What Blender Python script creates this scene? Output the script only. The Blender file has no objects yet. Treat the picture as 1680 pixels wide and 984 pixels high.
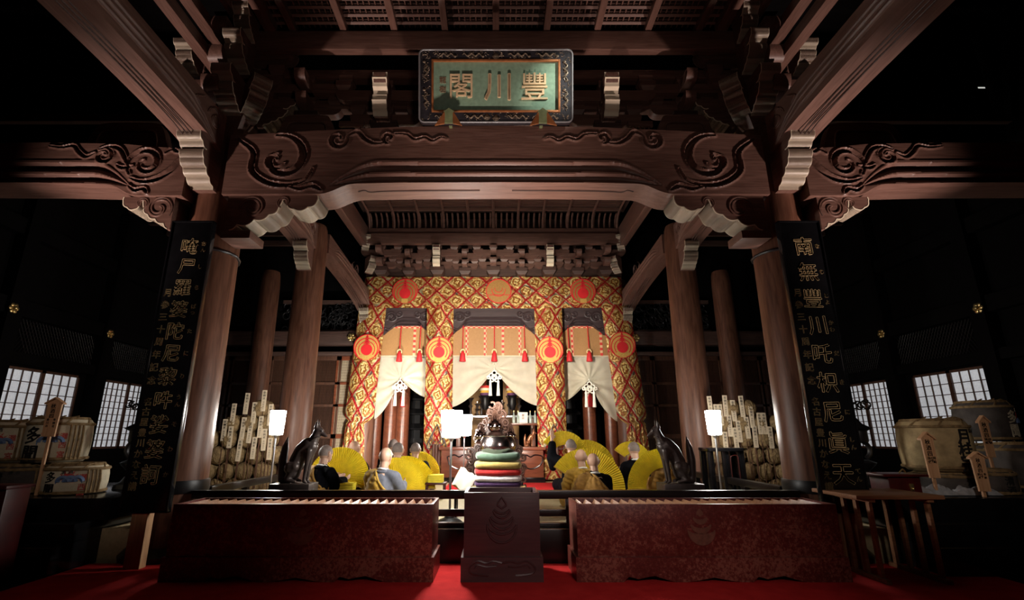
import bpy, bmesh, math, random
from mathutils import Vector, Matrix, noise, Quaternion
R = math.radians
scene = bpy.context.scene
COL = scene.collection
random.seed(7)

# ---------------------------------------------------------------- camera
PITCH = R(15.3); FPX = 817.0; CX = 813.5; CY = 492.0; CAM_Z = 1.25
cam = bpy.data.cameras.new('camera'); camo = bpy.data.objects.new('camera', cam); COL.objects.link(camo)
camo.location = (0, 0, CAM_Z); camo.rotation_euler = (R(90) + PITCH, 0, 0)
cam.sensor_width = 36; cam.lens = 36 * FPX / 1680; cam.shift_x = (840 - CX) / 1680
cam.clip_start = .05; cam.clip_end = 100
scene.camera = camo
# ---------------------------------------------------------------- world and exposure
vs = scene.view_settings
scene.display_settings.display_device = 'sRGB'
vs.view_transform = 'Standard'; vs.look = 'None'; vs.gamma = 1; vs.use_curve_mapping = False
vs.exposure = 0.0
world = bpy.data.worlds.new('world'); scene.world = world; world.use_nodes = True
world.node_tree.nodes['Background'].inputs[0].default_value = (.5, .42, .4, 1)
world.node_tree.nodes['Background'].inputs[1].default_value = 0.0015

# ---------------------------------------------------------------- unseen spots: sources read off the scene, plus added fill
def light(kind, name, loc, target, energy, color=(1, .9, .78), size=.3, angle=60, blend=.6):
    l = bpy.data.lights.new(name, kind); o = bpy.data.objects.new(name, l); COL.objects.link(o)
    o.location = loc
    if target is not None:
        o.rotation_euler = (Vector(target) - Vector(loc)).to_track_quat('-Z', 'Y').to_euler()
    l.energy = energy; l.color = color
    if kind == 'SPOT':
        l.spot_size = R(angle); l.spot_blend = blend; l.shadow_soft_size = size
    elif kind == 'AREA':
        l.size = size
    else:
        l.shadow_soft_size = size
    return o
LAMP = 155.0          # emission of the paper lamp shades
light('SPOT', 'spot_on_sign', (2.9, 2.9, 6.0), (.86, 5.2, 5.40), 1000, (.98, 1, .9), .05, 17, 1.0)
light('SPOT', 'fill_under_beam', (0, 4.3, .95), (0, 5.7, 4.4), 760, (1, .78, .68), .12, 56, 1.0)  # added unseen spot brightening the underside of the great beam
light('SPOT', 'spot_outer_beam_left', (-5.7, 4.1, 1.05), (-4.05, 5.4, 4.35), 950, (1, .78, .70), .08, 56, 1.0)
light('SPOT', 'spot_outer_beam_right', (5.7, 4.1, 1.05), (4.05, 5.4, 4.35), 950, (1, .78, .70), .08, 56, 1.0)
light('SPOT', 'fill_side_left', (-2.2, 1.6, 2.5), (-4.3, 6.0, 1.7), 115, (1, .84, .72), .15, 44, 1.0)  # added unseen fill for the left board and barrels
light('SPOT', 'fill_side_right', (2.6, 1.6, 2.5), (4.6, 6.0, 1.6), 185, (1, .84, .72), .15, 46, 1.0)  # unseen fill, added to lift the right barrels and placards
light('SPOT', 'fill_upper', (.4, 1.0, 2.2), (0, 5.8, 5.8), 75, (1, .82, .72), .2, 80, .9)  # unseen fill added near the viewer for the upper brackets
light('SPOT', 'fill_boxes', (1.2, .2, 2.6), (.75, 4.75, .12), 225, (1, .80, .74), .25, 60, 1.0)  # unseen fill added above the viewer for boxes and carpet
light('SPOT', 'altar_spot_left', (-2.3, 9.3, 1.2), (-2.75, 11.2, 1.9), 520, (1, .97, .86), .10, 100, .8)
light('SPOT', 'fill_monks_right', (.7, 5.9, 2.5), (1.75, 7.9, .85), 110, (1, .95, .8), .1, 66, .8)  # added to brighten the right sutra fans; no lamp stands there
light('SPOT', 'fill_altar_centre', (-.1, 6.7, 2.5), (-.05, 11.3, 2.8), 1450, (1, .90, .74), .15, 76, .8)  # added unseen spot brightening drapes, brocade and jewel ornament

# ---------------------------------------------------------------- image points
cp, sp = math.cos(PITCH), math.sin(PITCH)
def ray(px, py):
    u = (px - CX) / FPX; v = (CY - py) / FPX
    return Vector((u, cp - v * sp, sp + v * cp))
def at(px, py, Y):
    d = ray(px, py); t = Y / d.y
    return Vector((d.x * t, Y, CAM_Z + d.z * t))
def atz(px, py, z):
    d = ray(px, py); t = (z - CAM_Z) / d.z
    return Vector((d.x * t, d.y * t, z))

# ---------------------------------------------------------------- materials
def nt(name):
    m = bpy.data.materials.new(name); m.use_nodes = True
    t = m.node_tree; return m, t, t.nodes, t.links, t.nodes['Principled BSDF']
def N(ns, kind, **kw):
    n = ns.new(kind)
    for k, v in kw.items():
        if k in n.inputs.keys(): n.inputs[k].default_value = v
        else: setattr(n, k, v)
    return n
def ramp(ns, stops):
    r = ns.new('ShaderNodeValToRGB'); e = r.color_ramp.elements
    while len(e) < len(stops): e.new(.5)
    for k, (p, c) in enumerate(stops):
        e[k].position = p; e[k].color = (*c, 1) if len(c) == 3 else c
    return r
def wood(name, axis, c1, c2, rough=.45, scale=1.0, bump=.15, coat=0.0, spec=.4, stretch=.55, ring=24.0):
    m, t, ns, lk, b = nt(name)
    tc = ns.new('ShaderNodeTexCoord'); mp = ns.new('ShaderNodeMapping')
    s = [7 * scale] * 3; s['XYZ'.index(axis)] = stretch * scale
    mp.inputs['Scale'].default_value = s; lk.new(tc.outputs['Object'], mp.inputs['Vector'])
    n1 = N(ns, 'ShaderNodeTexNoise', Scale=1.1, Detail=3.0, Distortion=.6); lk.new(mp.outputs[0], n1.inputs['Vector'])
    ma = N(ns, 'ShaderNodeMath', operation='MULTIPLY'); ma.inputs[1].default_value = ring; lk.new(n1.outputs[0], ma.inputs[0])
    sn = N(ns, 'ShaderNodeMath', operation='SINE'); lk.new(ma.outputs[0], sn.inputs[0])
    n2 = N(ns, 'ShaderNodeTexNoise', Scale=9.0, Detail=5.0); lk.new(mp.outputs[0], n2.inputs['Vector'])
    mx = N(ns, 'ShaderNodeMath', operation='MULTIPLY_ADD'); mx.inputs[1].default_value = .12; lk.new(sn.outputs[0], mx.inputs[0]); lk.new(n2.outputs[0], mx.inputs[2])
    r = ramp(ns, [(.2, c1), (.8, c2)]); lk.new(mx.outputs[0], r.inputs[0]); lk.new(r.outputs[0], b.inputs['Base Color'])
    b.inputs['Roughness'].default_value = rough; b.inputs['Coat Weight'].default_value = coat
    b.inputs['Specular IOR Level'].default_value = spec
    if bump:
        bp = N(ns, 'ShaderNodeBump', Strength=bump, Distance=.01); lk.new(mx.outputs[0], bp.inputs['Height']); lk.new(bp.outputs[0], b.inputs['Normal'])
    return m
def plain(name, c, rough=.5, metal=0.0, spec=.5, var=.15, scale=8.0, bump=0.0, sheen=0.0, coat=0.0, bscale=40.0):
    m, t, ns, lk, b = nt(name)
    tc = ns.new('ShaderNodeTexCoord')
    n1 = N(ns, 'ShaderNodeTexNoise', Scale=scale, Detail=4.0); lk.new(tc.outputs['Object'], n1.inputs['Vector'])
    lo = tuple(max(0, x * (1 - var)) for x in c); hi = tuple(min(1, x * (1 + var)) for x in c)
    r = ramp(ns, [(.3, lo), (.7, hi)]); lk.new(n1.outputs[0], r.inputs[0]); lk.new(r.outputs[0], b.inputs['Base Color'])
    b.inputs['Roughness'].default_value = rough; b.inputs['Metallic'].default_value = metal
    b.inputs['Specular IOR Level'].default_value = spec; b.inputs['Sheen Weight'].default_value = sheen; b.inputs['Coat Weight'].default_value = coat
    if bump:
        n2 = N(ns, 'ShaderNodeTexNoise', Scale=bscale, Detail=4.0); lk.new(tc.outputs['Object'], n2.inputs['Vector'])
        bp = N(ns, 'ShaderNodeBump', Strength=bump, Distance=.01); lk.new(n2.outputs[0], bp.inputs['Height']); lk.new(bp.outputs[0], b.inputs['Normal'])
    return m
def emit(name, c, s, speckle=0.0):
    m, t, ns, lk, b = nt(name)
    b.inputs['Base Color'].default_value = (*c, 1); b.inputs['Roughness'].default_value = .8
    b.inputs['Emission Color'].default_value = (*c, 1); b.inputs['Emission Strength'].default_value = s
    if speckle:
        tc = ns.new('ShaderNodeTexCoord'); n1 = N(ns, 'ShaderNodeTexNoise', Scale=38.0, Detail=5.0); lk.new(tc.outputs['Object'], n1.inputs['Vector'])
        r = ramp(ns, [(.35, tuple(x * (1 - speckle) for x in c)), (.65, c)]); lk.new(n1.outputs[0], r.inputs[0]); lk.new(r.outputs[0], b.inputs['Emission Color'])
    return m

W1, W2 = (.095, .046, .034), (.165, .088, .067)
wood_x = wood('zelkova_wood_along_x', 'X', W1, W2); wood_y = wood('zelkova_wood_along_y', 'Y', W1, W2); wood_z = wood('zelkova_wood_upright', 'Z', W1, W2, .33)
pillar_wood = wood('pillar_wood', 'Z', (.07, .027, .016), (.165, .072, .044), .42, .55, .06, 0, .3, .8, 34.0)
dark_wood = wood('dark_old_wood', 'X', (.035, .018, .014), (.08, .042, .033), .55)
dark_wood_z = wood('dark_door_wood', 'Z', (.04, .018, .012), (.10, .045, .028), .4)
carve_wood = wood('carved_panel_wood', 'X', (.028, .017, .019), (.05, .032, .034), .5)
table_wood = wood('table_wood', 'X', (.20, .085, .04), (.36, .17, .085), .45)
tag_wood = wood('pale_tag_wood', 'Z', (.46, .36, .25), (.6, .49, .35), .6, 1, .05)
placard_wood = wood('placard_wood', 'Z', (.42, .22, .11), (.60, .35, .19), .6, 1, .05)
altar_wood = wood('altar_red_wood', 'X', (.10, .028, .014), (.20, .06, .03), .3)
black_lacquer = plain('black_lacquer', (.006, .006, .007), .16, 0, .5, .2)
step_lacquer = plain('dark_step_lacquer', (.008, .006, .006), .32, 0, .5, .3)
red_lacquer = plain('red_lacquer', (.05, .003, .003), .4, 0, .5, .3)
gold = plain('gold_paint', (.64, .48, .24), .6, 0, .5, .2, 30)
gilt = plain('gilt_metal', (.65, .48, .2), .3, .9, .5, .2, 20)
white_tip = plain('whitewashed_bracket_edge', (.74, .64, .48), .4, 0, .5, .05, 6)
black_wall = plain('unlit_wall', (.0035, .003, .003), .95, 0, .03)  # near-black colour stands in for the walls lying unlit
black_cloth = plain('black_robe_cloth', (.004, .004, .0055), .9, 0, .03, .3, 30, .2)
grey_cloth = plain('grey_robe_cloth', (.095, .10, .125), .8, 0, .3, .15, 20, .2, .1)
brown_cloth = plain('brown_kesa_cloth', (.30, .155, .03), .75, 0, .3, .2, 25, .25, .1)
ochre_cloth = plain('ochre_kesa_cloth', (.40, .23, .03), .7, 0, .3, .2, 25, .25, .1)
white_cloth = plain('white_collar_cloth', (.8, .8, .78), .8)
cream_cloth = plain('cream_drape_cloth', (.80, .74, .60), .8, 0, .3, .06, 6, .05, .1)
white_cord = plain('white_silk_cord', (.85, .82, .72), .6)
red_cord = plain('red_silk_cord', (.50, .015, .02), .6, 0, .4, .25, 30)
skin = plain('skin', (.46, .27, .19), .45, 0, .4, .08, 10)
stubble = plain('shaved_hair', (.17, .13, .115), .6, 0, .3, .2, 60)
sutra_yellow = plain('yellow_sutra_paper', (.82, .68, .05), .7, 0, .3, .1, 14)
paper_white = plain('white_paper', (.82, .78, .68), .8, 0, .3, .05)
bronze = plain('dark_bronze', (.060, .044, .040), .38, .25, .5, .3, 9, .1)
bowl_metal = plain('polished_dark_bronze', (.50, .41, .39), .2, 1.0, .5, .1, 3)
black_iron = plain('black_iron', (.012, .011, .012), .4, .4)
steel = plain('steel_pole', (.5, .5, .52), .3, .8)
straw = plain('rice_straw', (.19, .125, .06), .85, 0, .2, .35, 22, .6, 0, 0, 60)
mat_cream = plain('barrel_mat', (.52, .46, .34), .8, 0, .2, .15, 10, .3)
mat_tan = plain('tan_straw_mat', (.34, .25, .13), .85, 0, .2, .3, 9, .5)
mat_dark = plain('dark_barrel_mat', (.06, .05, .045), .7, 0, .2, .3, 10, .3)
ink = plain('black_ink', (.012, .011, .011), .6)
red_ink = plain('red_ink', (.42, .03, .025), .6)
blue_ink = plain('blue_ink', (.10, .16, .30), .6)
plastic = plain('clear_wrap_plastic', (.30, .31, .33), .2, 0, .6, .3, 12, .4)
tatami = plain('tatami_straw', (.48, .39, .23), .75, 0, .3, .12, 30)
green_sign = plain('green_sign_ground', (.20, .31, .22), .5, 0, .4, .15, 18, .1)
frame_dark = plain('dragon_frame_lacquer', (.022, .020, .024), .35, 0, .5, .4, 12, .2)
verdigris = plain('verdigris_copper', (.20, .24, .12), .5, .4, .5, .25, 14)
copper = plain('copper_leaf', (.40, .15, .055), .45, .5, .5, .25, 14)
shoji = emit('lit_shoji_paper', (.62, .64, .68), .52, .35)
tube_light = emit('far_tube_lamp', (.9, .9, .85), .6)
lamp_glow = emit('lit_lamp_shade', (1, .97, .9), LAMP); lamp_glow_side = emit('lit_side_lamp_shade', (1, .96, .88), LAMP * .5)
def cushion_mat(n, c): return plain(n, c, .8, 0, .3, .15, 25, .35, .2, 0, 90)

def carpet_mat():
    m, t, ns, lk, b = nt('red_carpet_pile')
    tc = ns.new('ShaderNodeTexCoord'); n1 = N(ns, 'ShaderNodeTexNoise', Scale=6.0, Detail=6.0); lk.new(tc.outputs['Object'], n1.inputs['Vector'])
    r = ramp(ns, [(.3, (.60, .026, .028)), (.7, (.74, .04, .04))]); lk.new(n1.outputs[0], r.inputs[0]); lk.new(r.outputs[0], b.inputs['Base Color'])
    b.inputs['Roughness'].default_value = .95; b.inputs['Specular IOR Level'].default_value = .1
    n2 = N(ns, 'ShaderNodeTexNoise', Scale=180.0); lk.new(tc.outputs['Object'], n2.inputs['Vector'])
    bp = N(ns, 'ShaderNodeBump', Strength=.4, Distance=.01); lk.new(n2.outputs[0], bp.inputs['Height']); lk.new(bp.outputs[0], b.inputs['Normal'])
    return m
carpet_red = carpet_mat()
def box_lacquer():
    m, t, ns, lk, b = nt('worn_red_brown_lacquer')
    tc = ns.new('ShaderNodeTexCoord')
    n1 = N(ns, 'ShaderNodeTexNoise', Scale=38.0, Detail=8.0, Roughness=.75); lk.new(tc.outputs['Object'], n1.inputs['Vector'])
    n3 = N(ns, 'ShaderNodeTexNoise', Scale=2.2, Detail=3.0); lk.new(tc.outputs['Object'], n3.inputs['Vector'])
    ad = N(ns, 'ShaderNodeMath', operation='MULTIPLY_ADD'); ad.inputs[1].default_value = .45; lk.new(n3.outputs[0], ad.inputs[0]); lk.new(n1.outputs[0], ad.inputs[2])
    r = ramp(ns, [(.60, (.095, .014, .011)), (.74, (.14, .028, .022)), (.82, (.25, .085, .06))]); lk.new(ad.outputs[0], r.inputs[0]); lk.new(r.outputs[0], b.inputs['Base Color'])
    b.inputs['Roughness'].default_value = .36; b.inputs['Specular IOR Level'].default_value = .4
    bp = N(ns, 'ShaderNodeBump', Strength=.12, Distance=.01); lk.new(n1.outputs[0], bp.inputs['Height']); lk.new(bp.outputs[0], b.inputs['Normal'])
    return m
offer_red = box_lacquer()
offer_brown = wood('carved_box_wood', 'X', (.062, .027, .029), (.085, .038, .039), .42, 1, .05)
box_gold = plain('faded_gold_emblem', (.15, .062, .04), .45, 0, .4, .2, 30)

def brocade(name, w, h):
    m, t, ns, lk, b = nt(name)
    uv = ns.new('ShaderNodeUVMap'); sx = ns.new('ShaderNodeSeparateXYZ')
    nz = N(ns, 'ShaderNodeTexNoise', Scale=9.0, Detail=2.0); lk.new(uv.outputs[0], nz.inputs['Vector'])
    mm = N(ns, 'ShaderNodeMixRGB', blend_type='ADD'); mm.inputs[0].default_value = .035; lk.new(uv.outputs[0], mm.inputs[1]); lk.new(nz.outputs['Color'], mm.inputs[2])
    lk.new(mm.outputs[0], sx.inputs[0])
    def M(op, a, bb=None, c=None):
        n = N(ns, 'ShaderNodeMath', operation=op)
        for i, v in enumerate((a, bb, c)):
            if v is None: continue
            if isinstance(v, (int, float)): n.inputs[i].default_value = v
            else: lk.new(v, n.inputs[i])
        return n.outputs[0]
    a = M('DIVIDE', sx.outputs[0], w); bb = M('DIVIDE', sx.outputs[1], h)
    s = M('ADD', a, bb); tt = M('SUBTRACT', a, bb)
    fs = M('SUBTRACT', M('FRACT', s), .5); ft = M('SUBTRACT', M('FRACT', tt), .5)
    ds = M('SUBTRACT', .5, M('ABSOLUTE', fs)); dt = M('SUBTRACT', .5, M('ABSOLUTE', ft))
    d = M('MINIMUM', ds, dt)
    wob = M('MULTIPLY', M('SINE', M('MULTIPLY', M('ADD', M('MULTIPLY', s, 1), M('MULTIPLY', tt, 1.0)), 38.0)), .012)
    line = M('LESS_THAN', M('ADD', d, wob), .060)
    # flower swirl in each lozenge
    r2 = M('SQRT', M('ADD', M('MULTIPLY', fs, fs), M('MULTIPLY', ft, ft)))
    an = M('ARCTAN2', fs, ft)
    pet = M('SINE', M('MULTIPLY', an, 4.0))
    n5 = N(ns, 'ShaderNodeTexNoise', Scale=7.0, Detail=2.0, Distortion=1.2); lk.new(uv.outputs[0], n5.inputs['Vector'])
    sw = M('SINE', M('ADD', M('ADD', M('MULTIPLY', r2, 21.0), M('MULTIPLY', pet, 1.0)), M('MULTIPLY', n5.outputs[0], 13.0)))
    cell = ns.new('ShaderNodeCombineXYZ'); lk.new(M('FLOOR', s), cell.inputs[0]); lk.new(M('FLOOR', tt), cell.inputs[1])
    wn = N(ns, 'ShaderNodeTexWhiteNoise', noise_dimensions='2D'); lk.new(cell.outputs[0], wn.inputs['Vector'])
    n3 = N(ns, 'ShaderNodeTexNoise', Scale=26.0, Detail=5.0); lk.new(uv.outputs[0], n3.inputs['Vector'])
    swn = M('ADD', M('MULTIPLY', sw, .5), M('MULTIPLY', n3.outputs[0], .9))
    rg = ramp(ns, [(.0, (.34, .10, .025)), (.32, (.52, .22, .04)), (.58, (.76, .46, .09)), (.92, (.95, .78, .36))]); lk.new(swn, rg.inputs[0])
    # corner patches of other silk colours
    corner = M('GREATER_THAN', M('ADD', r2, M('MULTIPLY', n3.outputs[0], .16)), .44)
    pc = ramp(ns, [(0, (.48, .16, .05)), (.3, (.66, .40, .14)), (.60, (.44, .20, .07)), (.76, (.60, .52, .34)), (.86, (.30, .33, .20)), (.95, (.05, .06, .08))])
    pc.color_ramp.interpolation = 'CONSTANT'
    n4 = N(ns, 'ShaderNodeTexNoise', Scale=3.2, Detail=0.0); lk.new(uv.outputs[0], n4.inputs['Vector'])
    lk.new(M('FRACT', M('ADD', wn.outputs[0], M('MULTIPLY', n4.outputs[0], 1.3))), pc.inputs[0])
    m1 = N(ns, 'ShaderNodeMixRGB'); lk.new(M('MULTIPLY', corner, .75), m1.inputs[0]); lk.new(rg.outputs[0], m1.inputs[1]); lk.new(pc.outputs[0], m1.inputs[2])
    m2 = N(ns, 'ShaderNodeMixRGB'); lk.new(line, m2.inputs[0]); lk.new(m1.outputs[0], m2.inputs[1]); m2.inputs[2].default_value = (.46, .012, .014, 1)
    lk.new(m2.outputs[0], b.inputs['Base Color']); b.inputs['Roughness'].default_value = .34
    b.inputs['Metallic'].default_value = .25; b.inputs['Specular IOR Level'].default_value = .5
    bp = N(ns, 'ShaderNodeBump', Strength=.8, Distance=.012); lk.new(swn, bp.inputs['Height']); lk.new(bp.outputs[0], b.inputs['Normal'])
    return m
brocade_wide = brocade('gold_brocade_valance', .47, .42)
brocade_tall = brocade('gold_brocade_strip', .36, .60)
emblem_red = plain('emblem_red_silk', (.52, .012, .016), .55, 0, .4, .1)
emblem_gold = plain('emblem_gold_silk', (.60, .37, .10), .34, .3, .5, .15, 40)
emblem_brown = plain('emblem_brown_silk', (.28, .14, .035), .5, .1, .5, .15, 40)
def blind():
    m, t, ns, lk, b = nt('bamboo_blind')
    tc = ns.new('ShaderNodeTexCoord'); wv = N(ns, 'ShaderNodeTexWave', Scale=22.0, Distortion=.3, bands_direction='Z'); lk.new(tc.outputs['Object'], wv.inputs['Vector'])
    n1 = N(ns, 'ShaderNodeTexNoise', Scale=30.0, Detail=4.0); lk.new(tc.outputs['Object'], n1.inputs['Vector'])
    mx = N(ns, 'ShaderNodeMath', operation='MULTIPLY'); lk.new(wv.outputs['Fac'], mx.inputs[0]); lk.new(n1.outputs[0], mx.inputs[1])
    r = ramp(ns, [(0, (.27, .13, .045)), (.6, (.40, .21, .075))]); lk.new(mx.outputs[0], r.inputs[0]); lk.new(r.outputs[0], b.inputs['Base Color'])
    b.inputs['Roughness'].default_value = .6
    return m
bamboo = blind()
def ribbon():
    m, t, ns, lk, b = nt('checked_red_ribbon')
    tc = ns.new('ShaderNodeTexCoord'); wv = N(ns, 'ShaderNodeTexChecker', Scale=16.0); lk.new(tc.outputs['Object'], wv.inputs['Vector'])
    wv.inputs['Color1'].default_value = (.5, .03, .025, 1); wv.inputs['Color2'].default_value = (.6, .36, .2, 1)
    lk.new(wv.outputs[0], b.inputs['Base Color']); b.inputs['Roughness'].default_value = .6
    return m
ribbon_red = ribbon()
# ---------------------------------------------------------------- mesh tools
GLYPH = {}
def glyph(ch, bold):
    k = (ch, bold)
    if k not in GLYPH:
        cu = bpy.data.curves.new('g', 'FONT'); cu.body = ch; cu.size = 1; cu.offset = bold; cu.extrude = .5; cu.resolution_u = 2
        o = bpy.data.objects.new('g', cu); COL.objects.link(o); bpy.context.view_layer.update()
        me = bpy.data.meshes.new_from_object(o.evaluated_get(bpy.context.evaluated_depsgraph_get()))
        vs_ = [v.co.copy() for v in me.vertices]; fs_ = [tuple(p.vertices) for p in me.polygons]
        if vs_:
            cx = (min(v.x for v in vs_) + max(v.x for v in vs_)) / 2; cy = (min(v.y for v in vs_) + max(v.y for v in vs_)) / 2
            if ch == '一': pass
            for v in vs_: v.x -= cx; v.y -= cy
        GLYPH[k] = (vs_, fs_)
        bpy.data.objects.remove(o); bpy.data.curves.remove(cu); bpy.data.meshes.remove(me)
    return GLYPH[k]

class MB:
    def __init__(s): s.bm = bmesh.new(); s.uv = None
    def mesh(s, vs_, fs_):
        b = [s.bm.verts.new(v) for v in vs_]; out = []
        for f in fs_:
            try: out.append(s.bm.faces.new([b[i] for i in f]))
            except ValueError: pass
        return b, out
    def box(s, x0, x1, y0, y1, z0, z1, bev=0.0):
        if bev <= 0:
            s.mesh([(x, y, z) for x in (x0, x1) for y in (y0, y1) for z in (z0, z1)],
                   [(0, 1, 3, 2), (4, 6, 7, 5), (0, 4, 5, 1), (2, 3, 7, 6), (0, 2, 6, 4), (1, 5, 7, 3)])
        else:
            t = bmesh.new(); bmesh.ops.create_cube(t, size=1)
            for v in t.verts: v.co = ((x0 + x1) / 2 + v.co.x * (x1 - x0), (y0 + y1) / 2 + v.co.y * (y1 - y0), (z0 + z1) / 2 + v.co.z * (z1 - z0))
            bmesh.ops.bevel(t, geom=t.edges[:], offset=bev, segments=2, affect='EDGES', profile=.6)
            s.join(t)
        return s
    def join(s, t, mat=None):
        t.verts.index_update()
        s.mesh([(mat @ v.co) if mat else v.co.copy() for v in t.verts], [tuple(v.index for v in f.verts) for f in t.faces]); t.free(); return s
    def prism(s, pts, axis, a, b):
        def p3(u, v, w): return {'X': (w, u, v), 'Y': (u, w, v), 'Z': (u, v, w)}[axis]
        n = len(pts); vs_ = [p3(u, v, a) for u, v in pts] + [p3(u, v, b) for u, v in pts]
        s.mesh(vs_, [tuple(range(n)), tuple(range(2 * n - 1, n - 1, -1))] + [(i, i + n, (i + 1) % n + n, (i + 1) % n) for i in range(n)])
        return s
    def strip(s, pts, axis, a, b, th):
        """band of thickness th following an open outline"""
        off = []
        for i in range(len(pts)):
            p0 = Vector(pts[max(0, i - 1)]); p1 = Vector(pts[min(len(pts) - 1, i + 1)]); d = (p1 - p0); d = d.normalized() if d.length > 1e-9 else Vector((1, 0))
            off.append((pts[i][0] + d.y * th, pts[i][1] - d.x * th))
        def p3(u, v, w): return {'X': (w, u, v), 'Y': (u, w, v), 'Z': (u, v, w)}[axis]
        for i in range(len(pts) - 1):
            q = [pts[i], pts[i + 1], off[i + 1], off[i]]
            vs_ = [p3(u, v, a) for u, v in q] + [p3(u, v, b) for u, v in q]
            s.mesh(vs_, [(0, 1, 2, 3), (7, 6, 5, 4), (0, 4, 5, 1), (1, 5, 6, 2), (2, 6, 7, 3), (3, 7, 4, 0)])
        return s
    def tube(s, pts, r, n=8, cap=True, flat=None, close=False):
        pts = [Vector(p) for p in pts]; m = len(pts); rr = r if isinstance(r, (list, tuple)) else [r] * m
        rings = []; up = None
        for i in range(m):
            if close: d = pts[(i + 1) % m] - pts[i - 1]
            else: d = pts[min(m - 1, i + 1)] - pts[max(0, i - 1)]
            d.normalize()
            if up is None: up = Vector((0, 0, 1)) if abs(d.z) < .9 else Vector((0, 1, 0))
            if flat is not None: up = Vector(flat)
            a = d.cross(up)
            if a.length < 1e-6: a = d.cross(Vector((1, .3, .2)))
            a.normalize(); b = a.cross(d).normalized()
            if flat is None: up = b
            rings.append([s.bm.verts.new(pts[i] + (a * math.cos(2 * math.pi * k / n) + b * math.sin(2 * math.pi * k / n)) * rr[i]) for k in range(n)])
        for i in range(m if close else m - 1):
            A, B = rings[i], rings[(i + 1) % m]
            for k in range(n): s.bm.faces.new((A[k], A[(k + 1) % n], B[(k + 1) % n], B[k]))
        if cap and not close:
            s.bm.faces.new(rings[0][::-1]); s.bm.faces.new(rings[-1])
        return s
    def lathe(s, prof, c=(0, 0, 0), n=20, sx=1, sy=1, axis='Z'):
        rings = []; c = Vector(c)
        for r, z in prof:
            ring = []
            for k in range(n):
                a = 2 * math.pi * k / n; x, y = max(r, 1e-4) * math.cos(a) * sx, max(r, 1e-4) * math.sin(a) * sy
                ring.append(s.bm.verts.new(c + Vector({'Z': (x, y, z), 'Y': (x, z, y), 'X': (z, x, y)}[axis])))
            rings.append(ring)
        for A, B in zip(rings, rings[1:]):
            for k in range(n): s.bm.faces.new((A[k], A[(k + 1) % n], B[(k + 1) % n], B[k]))
        s.bm.faces.new(rings[0][::-1]); s.bm.faces.new(rings[-1]); return s
    def ball(s, c, r, sc=(1, 1, 1), seg=16, rings=10, rot=None):
        t = bmesh.new(); bmesh.ops.create_uvsphere(t, u_segments=seg, v_segments=rings, radius=r)
        M_ = Matrix.Translation(Vector(c)) @ (rot.to_4x4() if rot else Matrix()) @ Matrix.Diagonal((*sc, 1))
        return s.join(t, M_)
    def capsule(s, p, q, r1, r2=None, n=12):
        r2 = r1 if r2 is None else r2; p = Vector(p); q = Vector(q); d = (q - p); L = d.length; d.normalize()
        pts = []; rr = []
        for k in range(5):
            a = math.pi / 2 * (1 - k / 4); pts.append(p - d * r1 * math.sin(a)); rr.append(max(r1 * math.cos(a), r1 * .05))
        for k in range(5):
            a = math.pi / 2 * k / 4; pts.append(q + d * r2 * math.sin(a)); rr.append(max(r2 * math.cos(a), r2 * .05))
        return s.tube(pts, rr, n)
    def torus(s, c, Rr, r, axis='Z', n=24, m=8, a0=0, a1=360, sx=1, sy=1):
        pts = []; full = abs(a1 - a0) >= 360; k_ = n if full else n + 1
        for k in range(k_):
            a = R(a0 + (a1 - a0) * k / n); u, v = Rr * math.cos(a) * sx, Rr * math.sin(a) * sy
            pts.append(Vector(c) + Vector({'Z': (u, v, 0), 'Y': (u, 0, v), 'X': (0, u, v)}[axis]))
        return s.tube(pts, r, m, close=full, flat={'Z': (0, 0, 1), 'Y': (0, 1, 0), 'X': (1, 0, 0)}[axis])
    def ring_plate(s, c, r0, r1, th, n=32, a0=0, a1=360, sz=1):
        """flat annulus facing the camera (in the XZ plane)"""
        cx, cy, cz = c; k_ = n + 1; vs_ = []
        for k in range(k_):
            a = R(a0 + (a1 - a0) * k / n)
            for rr in (r0, r1):
                for y in (0, th): vs_.append((cx + rr * math.cos(a), cy - y, cz + rr * math.sin(a) * sz))
        fs_ = []
        for k in range(n):
            b = 4 * k; e = b + 4
            fs_ += [(b + 1, b + 3, e + 3, e + 1), (b, e, e + 2, b + 2), (b + 2, e + 2, e + 3, b + 3), (b, b + 1, e + 1, e)]
        s.mesh(vs_, fs_); return s
    def grid(s, f, nu, nv, uvf=None, thick=0.0):
        vs_ = [[s.bm.verts.new(f(i / nu, j / nv)) for j in range(nv + 1)] for i in range(nu + 1)]
        if uvf and not s.uv: s.uv = s.bm.loops.layers.uv.new('UVMap')
        for i in range(nu):
            for j in range(nv):
                fc = s.bm.faces.new((vs_[i][j], vs_[i + 1][j], vs_[i + 1][j + 1], vs_[i][j + 1]))
                if uvf:
                    for lp, (a, b) in zip(fc.loops, ((i, j), (i + 1, j), (i + 1, j + 1), (i, j + 1))): lp[s.uv].uv = uvf(a / nu, b / nv)
        if thick: bmesh.ops.solidify(s.bm, geom=s.bm.faces[:], thickness=thick)
        return s
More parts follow.
